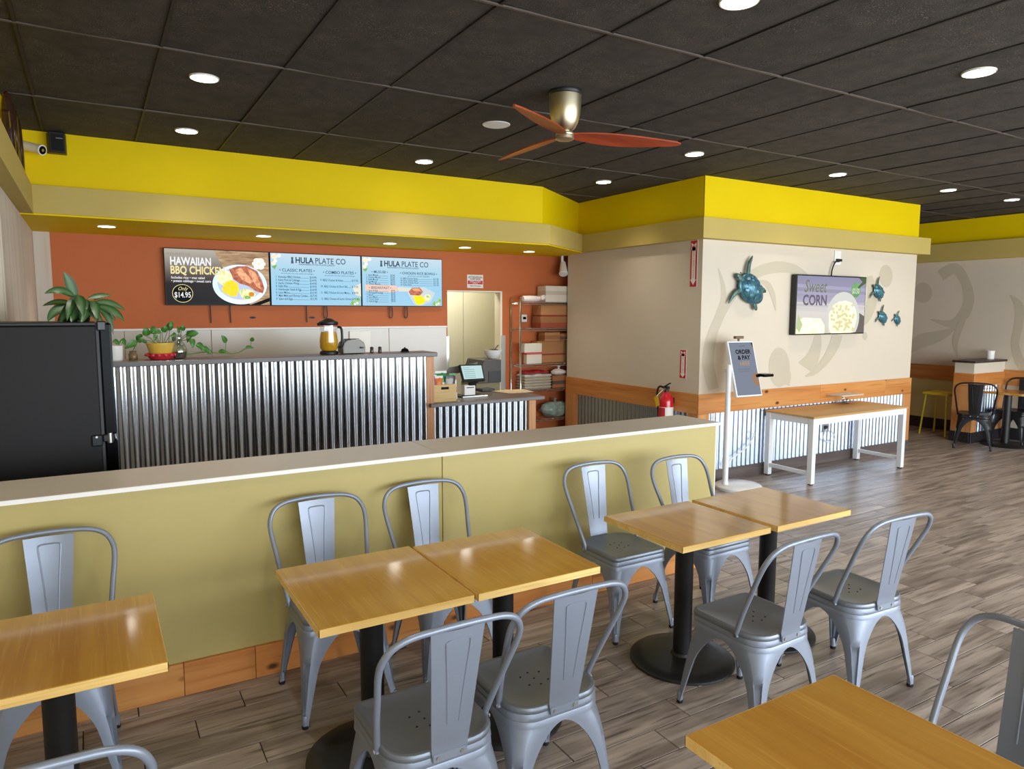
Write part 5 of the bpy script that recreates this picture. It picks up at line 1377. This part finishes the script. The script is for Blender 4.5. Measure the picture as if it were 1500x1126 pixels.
put('pot', M().lathe([(.052,0),(.056,.006),(.060,.115),(.057,.118),(.052,.10)], (c.x,yp,ZT), 24), WHITEP, cn, smooth=True)
for a, b, c_, w in (((171,505),(166,498),(175,506),.018),((174,505),(177,497),(184,506),.022)):
    put('stem', M().tube([lp(*a), lp(*b)], .003, 5), STEM, cn, smooth=True)
    m_, e_ = lp(*b), lp(*c_, -.02); leaf(cn, m_, m_.lerp(e_, .5) + Vector((.004,-.01,.012)), e_, w, LEAF_POTHOS, up=(.1,-.95,.3), heart=True)

# ================================================================== REFRIGERATOR
FY0, FY1 = 4.60, 5.22
FRG = mat('fridge_black', rgb(32,30,31), .55, spec=.3, noise=.1, nscale=2, bump=.06, bscale=260)
fr = thing('refrigerator', 'tall black refrigerator behind the half wall at the left edge', 'refrigerator', (-.28, 4.9, 0))
put('cabinet', M().box(-.60, FY0, .06, .022, FY1, 1.765), FRG, fr, bevel=.006)
put('top_cap', M().box(-.605, FY0-.006, 1.765, .024, FY1+.004, 1.784), BLACK, fr, bevel=.004)
put('door_gasket', M().box(.022, FY0+.012, .08, .036, FY1-.012, 1.76), mat('gasket_grey', rgb(70,70,74), .6), fr)
put('upper_door', M().box(.036, FY0+.004, 1.145, .098, FY1-.004, 1.780), BLACKG, fr, bevel=.010, seg=2)
put('lower_door', M().box(.036, FY0+.004, .08, .100, FY1-.004, 1.118), BLACKG, fr, bevel=.010, seg=2)
hg = put('middle_hinge', M().box(-.03, FY0-.012, 1.085, .026, FY0, 1.150).box(.026, FY0-.010, 1.105, .085, FY0+.006, 1.150), BLACK, fr, bevel=.006)
put('hinge_screw', M().tube([(-.004, FY0-.012, 1.138), (-.004, FY0-.015, 1.138)], .006, 10), STEEL, hg, smooth=True)
put('hinge_pin', M().lathe([(.014,1.10),(.014,1.155)], (.062, FY0-.0, 0), 12), STEEL, hg, smooth=True)
put('top_hinge', M().box(.025, FY0+.0, 1.735, .075, FY0+.10, 1.792), mat('hinge_cover', rgb(40,42,50), .3), fr, bevel=.008)
put('foot', M().box(-.58, FY0+.02, 0, -.52, FY1-.02, .06).box(-.05, FY0+.02, 0, .01, FY1-.02, .06), RUBBER, fr)

# ================================================================== BACK OF THE KITCHEN
CARD = mat('cardboard', rgb(178,124,76), .7, noise=.08, nscale=5); CARD2 = mat('cardboard_dark', rgb(158,104,62), .7, noise=.1, nscale=6)
TAPE = mat('box_tape_red', rgb(150,50,36), .5); CARDW = mat('white_carton', rgb(226,216,200), .6, noise=.05); PRN = mat('carton_print', rgb(90,70,60), .6)
RX0, RX1, RY0, RY1 = 4.81, 6.05, 7.885, 8.13
rk = thing('wire_shelving', 'chrome wire shelving unit full of cartons beside the boxed-out wall', 'shelving', ((RX0+RX1)/2, (RY0+RY1)/2, 0))
LEV = (.14, atY(766,615.6,7.885).z, atY(766,571.7,7.885).z, atY(766,533.6,7.885).z, atY(766,480.5,7.885).z, atY(766,442,7.885).z)
OLD = (.16, .46, .84, 1.18, 1.64, 1.965)
def rz_(z):
    k = max(i for i in range(6) if OLD[i] <= z + .02)
    return LEV[k] + .001 + max(0, z - OLD[k])*1.03
def rx_(x): return x*1.0294
def ry_(y): return 7.892 + (y - 7.67)*.55
for x in (RX0, RX1):
    for y in (RY0, RY1):
        p_ = put('post', M().lathe([(.0135,.0),(.0135,2.02),(.006,2.03)], (x,y,0), 12), CHROME, rk, smooth=True)
for z in LEV:
    fm = M()
    for zz in (z-.006, z-.034):
        fm.tube([(RX0,RY0,zz),(RX1,RY0,zz),(RX1,RY1,zz),(RX0,RY1,zz)], .004, 6, closed=True)
    n_ = 14      # the zig-zag truss between the two edge wires
    zz = []
    for k in range(n_*2+1):
        zz.append((RX0 + (RX1-RX0)*k/(n_*2), RY0, z-.006 if k % 2 == 0 else z-.034))
    fm.tube(zz, .0028, 5)
    zz = [(RX0, RY0 + (RY1-RY0)*k/16, z-.006 if k % 2 == 0 else z-.034) for k in range(17)]
    fm.tube(zz, .0028, 5)
    sh = put('shelf_frame', fm, CHROME, rk, smooth=True)
    wm = M()
    for k in range(1, 24): wm.tube([(RX0 + (RX1-RX0)*k/24, RY0, z-.003), (RX0 + (RX1-RX0)*k/24, RY1, z-.003)], .0022, 4)
    put('shelf_wires', wm, CHROME, sh, kind='stuff')
def carton(label, x0, x1, y0, y1, z0, z1, m, band=None, name='cardboard_box', gid='cartons on the wire shelving', text=None):
    x0, x1, y0, y1, z1, z0 = rx_(x0), rx_(x1), ry_(y0), ry_(y1), rz_(z0) + (z1-z0)*1.03, rz_(z0)
    t = thing(name, label, 'box', ((x0+x1)/2, (y0+y1)/2, z0), gid)
    put('carton', M().box(x0, y0, z0, x1, y1, z1), m, t, bevel=.004)
    put('lid_flap', M().box(x0+.003, y0+.003, z1, (x0+x1)/2-.002, y1-.003, z1+.003).box((x0+x1)/2+.002, y0+.003, z1, x1-.003, y1-.003, z1+.003), m, t)
    if band: put('printed_band', M().box(x0-.0015, y0-.0015, z0+(z1-z0)*band[0], x1+.0015, y0+.01, z0+(z1-z0)*band[1]).box(x0-.0015, y0, z0+(z1-z0)*band[0], x0+.01, y1, z0+(z1-z0)*band[1]), band[2], t)
    if text:
        put('lettering', text_mesh(text[0], ((x0+x1)/2, y0-.003, z0+(z1-z0)*text[1]), (1,0,0), (0,0,1), text[2]), text[3], t)
carton('upper brown carton of two on the second shelf from the top', 4.99, 5.60, 7.69, 8.06, 1.79, 1.925, CARD, (.0,.12,TAPE), text=None)
carton('lower brown carton of two on the second shelf from the top', 4.98, 5.60, 7.68, 8.07, 1.641, 1.784, CARD2, (.0,.45,mat('box_red_print', rgb(150,66,40), .6)))
carton('white lidded carton with dark print on the top shelf', 5.06, 5.62, 7.69, 8.06, 1.966, 2.17, CARDW, (.45,.70,mat('pale_print', rgb(206,188,170), .6)))
carton('small brown carton on top of the larger one on the third shelf', 5.06, 5.30, 7.72, 8.0, 1.466, 1.575, CARD, (.2,.7,CARD2))
carton('small brown carton beside the other small one on the third shelf', 5.31, 5.44, 7.74, 8.0, 1.466, 1.56, CARD2, (.2,.6,PRN))
carton('large brown carton on the third shelf behind the white boxes', 4.98, 5.45, 7.83, 8.08, 1.181, 1.462, CARD, (.35,.42,TAPE))
carton('upper white box with red edge of the pair on the third shelf', 4.735, 5.0, 7.67, 7.82, 1.315, 1.44, CARDW, (.0,.10,RED))
carton('lower white box with red edge of the pair on the third shelf', 4.77, 5.0, 7.67, 7.82, 1.181, 1.312, CARDW, (.92,1.0,RED))
tX, tY, tZ = rx_(5.44), 7.93, rz_(1.181)
gt = thing('green_tin', 'tall green tin at the right end of the third shelf', 'tin', (tX, tY, tZ))
put('can', M().lathe([(.032,0),(.034,.004),(.034,.30),(.032,.304)], (tX,tY,tZ), 18), mat('tin_green', rgb(70,110,86), .4), gt, smooth=True)
put('lid', M().lathe([(.035,.30),(.035,.315),(.001,.317)], (tX,tY,tZ), 18, True, False), STEEL, gt, smooth=True)
# fourth shelf: paper trays in a stack, folded cloths, bag, carton
TRAY = mat('tray_grey', rgb(176,164,142), .6, noise=.1)
for k in range(5):
    z = LEV[2] + .001 + k*.037
    TX, TY = rx_(4.95), 8.01
    o = thing('paper_tray', 'grey paper tray in the stack on the fourth shelf, %s' % ('lowest of five','second from bottom','middle one','second from top','topmost of five')[k], 'tray', (TX, TY, z), 'paper trays on the fourth shelf')
    put('tray', M().rings([[(TX+a*.20, TY+b*.10, z) for a, b in ((-1,-1),(1,-1),(1,1),(-1,1))], [(TX+a*.21, TY+b*.11, z+.030) for a, b in ((-1,-1),(1,-1),(1,1),(-1,1))]]), TRAY, o, bevel=.003)
    put('rim', M().box(TX-.215, TY-.113, z+.028, TX+.215, TY+.113, z+.034), CARDW, o)
rt = random.Random(11)
def cloth(label, x0, x1, y0, y1, z, h, m, nm, cat):
    rows = []
    for j in range(9):
        rows.append([(x0+(x1-x0)*i/10, y0+(y1-y0)*j/8, z + h*(.55 + .45*math.sin(i*1.3+j*.9)*rt.uniform(.4,1))*(.35 if i in (0,10) or j in (0,8) else 1)) for i in range(11)])
    k = len(rows)
    mm = M().grid(rows)
    mm.add([(x0,y0,z),(x1,y0,z),(x1,y1,z),(x0,y1,z)], [(0,1,2,3)])
    edge = [rows[0][i] for i in range(11)]
    mm.add(edge + [(x0+(x1-x0)*i/10, y0, z) for i in range(11)], [(i, i+1, i+12, i+11) for i in range(10)])
    edge = [rows[j][0] for j in range(9)]
    mm.add(edge + [(x0, y0+(y1-y0)*j/8, z) for j in range(9)], [(i, i+1, i+10, i+9) for i in range(8)])
    return tag(put(nm, mm, m, smooth=True), label, cat)
cloth('red cloth folded on top of the paper trays', TX-.20, TX+.18, TY-.10, TY+.10, LEV[2]+.186+.032, .035, mat('red_cloth', rgb(186,36,48), .8), 'folded_cloth', 'cloth')
cloth('white cloth folded under the red cloth on the fourth shelf', TX-.21, TX+.21, TY-.11, TY+.11, LEV[2]+.186, .030, mat('white_cloth', rgb(226,214,204), .8), 'folded_cloth', 'cloth')
carton('brown carton on the fourth shelf right of the paper trays', 5.18, 5.44, 7.70, 8.0, .841, 1.0, CARD2, (.3,.6,PRN))
def plastic_bag(label, cx_, cy_, z0, rx, ry, rz_, m, gid=None):
    r_ = random.Random(hash(label) % 1000 if False else len(label)*7)
    rr = []
    for j in range(1, 10):
        f = j/10; q = math.sin(PI*f)**.55
        rr.append([(cx_ + rx*q*math.cos(a)*(1 + r_.uniform(-.10,.10)), cy_ + ry*q*math.sin(a)*(1 + r_.uniform(-.10,.10)), z0 + 2*rz_*(f-.1)*1.1 + (r_.uniform(-.008,.008) if j > 1 else 0)) for a in [2*PI*k/16 for k in range(16)]])
    t = thing('plastic_bag', label, 'bag', (cx_, cy_, z0), gid)
    put('bag_body', M().rings(rr), m, t, smooth=True)
    put('knot', M().lathe([(.02,0),(.012,.02),(.03,.05),(.001,.06)], (cx_, cy_, z0 + 2*rz_*.86), 8), m, t, smooth=True)
WB = mat('white_plastic_bag', rgb(236,226,222), .25, noise=.08, nscale=12)
plastic_bag('crumpled white plastic bag above the carton on the fourth shelf', rx_(5.33), 7.99, LEV[2]+.17, .12, .08, .045, WB)
rl = thing('plastic_roll', 'roll of white plastic bags lying at the left of the top shelf', 'roll', (5.03, 7.93, LEV[5]))
put('roll', M().tube([(4.88,7.95,LEV[5]+.043),(4.98,7.945,LEV[5]+.045),(5.08,7.945,LEV[5]+.043),(5.15,7.95,LEV[5]+.05)], [.036,.042,.040,.03], 14), WB, rl, smooth=True)
put('loose_end', M().tube([(5.15,7.95,LEV[5]+.05),(5.17,7.90,LEV[5]+.06),(5.14,7.88,LEV[5]+.03)], [.03,.035,.012], 10), WB, rl, smooth=True)
TEAL = mat('teal_bag', rgb(96,130,124), .2, col2=rgb(180,190,180), nscale=9)
plastic_bag('clear teal plastic bag of supplies on the bottom visible shelf', rx_(5.28), 8.0, LEV[1]+.002, .24, .11, .115, TEAL)
plastic_bag('small clear bag at the left of the bottom visible shelf', rx_(4.86), 8.0, LEV[1]+.002, .11, .10, .09, mat('pale_bag', rgb(150,160,154), .25, col2=rgb(90,84,60), nscale=14))
# slanted dark bin with a white bowl on top, standing in the passage
gb = thing('slant_bin', 'dark grey slant-lidded bin standing in front of the doorway', 'bin', (4.36, 7.75, 0))
a = atY(700, 522, 7.6); b = atY(733, 560, 7.6)
SL = mat('dark_grey_plastic', rgb(72,66,62), .5)
xA, xB, xC = atY(697,550,7.55).x, atY(708,550,7.55).x, atY(733,550,7.55).x
put('bin_body', M().box(xA, 7.55, 0, xC-.01, 7.95, .98), mat('bin_olive', rgb(132,120,86), .6), gb, bevel=.006)
q = [(xA+.02, .98), (xA+.02, 1.05), (xB, 1.26), (xC, 1.26), (xC, .98)]
put('slanted_lid', M().rings([[(x, 7.53, z) for x, z in q], [(x, 7.97, z) for x, z in q]]), SL, gb, bevel=.006)
put('lid_flap', M().box(xB+.06, 7.522, .99, xC-.01, 7.53, 1.12), mat('lid_black', rgb(40,38,36), .5), gb)
c = atY(726, 513, 7.65)
bw = thing('white_bowl', 'white bowl holding dark utensils on the slant-lidded bin', 'bowl', (c.x, 7.72, 1.26))
put('bowl', M().lathe([(.05,0),(.06,.006),(.10,.06),(.115,.11),(.110,.11),(.09,.06),(.04,.015)], (c.x,7.72,1.26), 24), WHITEP, bw, smooth=True)
put('contents', M().lathe([(.10,.095),(.05,.12),(.001,.115)], (c.x,7.72,1.26), 14, False, False), BLACK, bw, smooth=True)
put('utensil', M().rodbox((c.x-.02, 7.70, 1.34), (c.x+.06, 7.69, 1.43), .02, .008), BLACK, bw)
# fill lamp, added unseen to brighten the passage behind the doorway
PL_ = thing('added_passage_lamp', 'added unseen fill lamp that brightens the passage behind the doorway', 'ceiling light', (4.3, 8.8, 2.7))
put('added_diffuser', M().lathe([(.12,0),(.11,-.03),(.001,-.045)], (4.3,8.8,2.7), 20), mat('added_lamp_glow', (1,.93,.8,1), emit=3), PL_, smooth=True)
l = bpy.data.lights.new('added_passage_fill', 'POINT'); l.energy = 27; l.color = (1,.98,.94); l.shadow_soft_size = .1
o = bpy.data.objects.new('added_passage_fill', l); COL.objects.link(o); o.parent = PL_; o.location = (0,0,-.12)
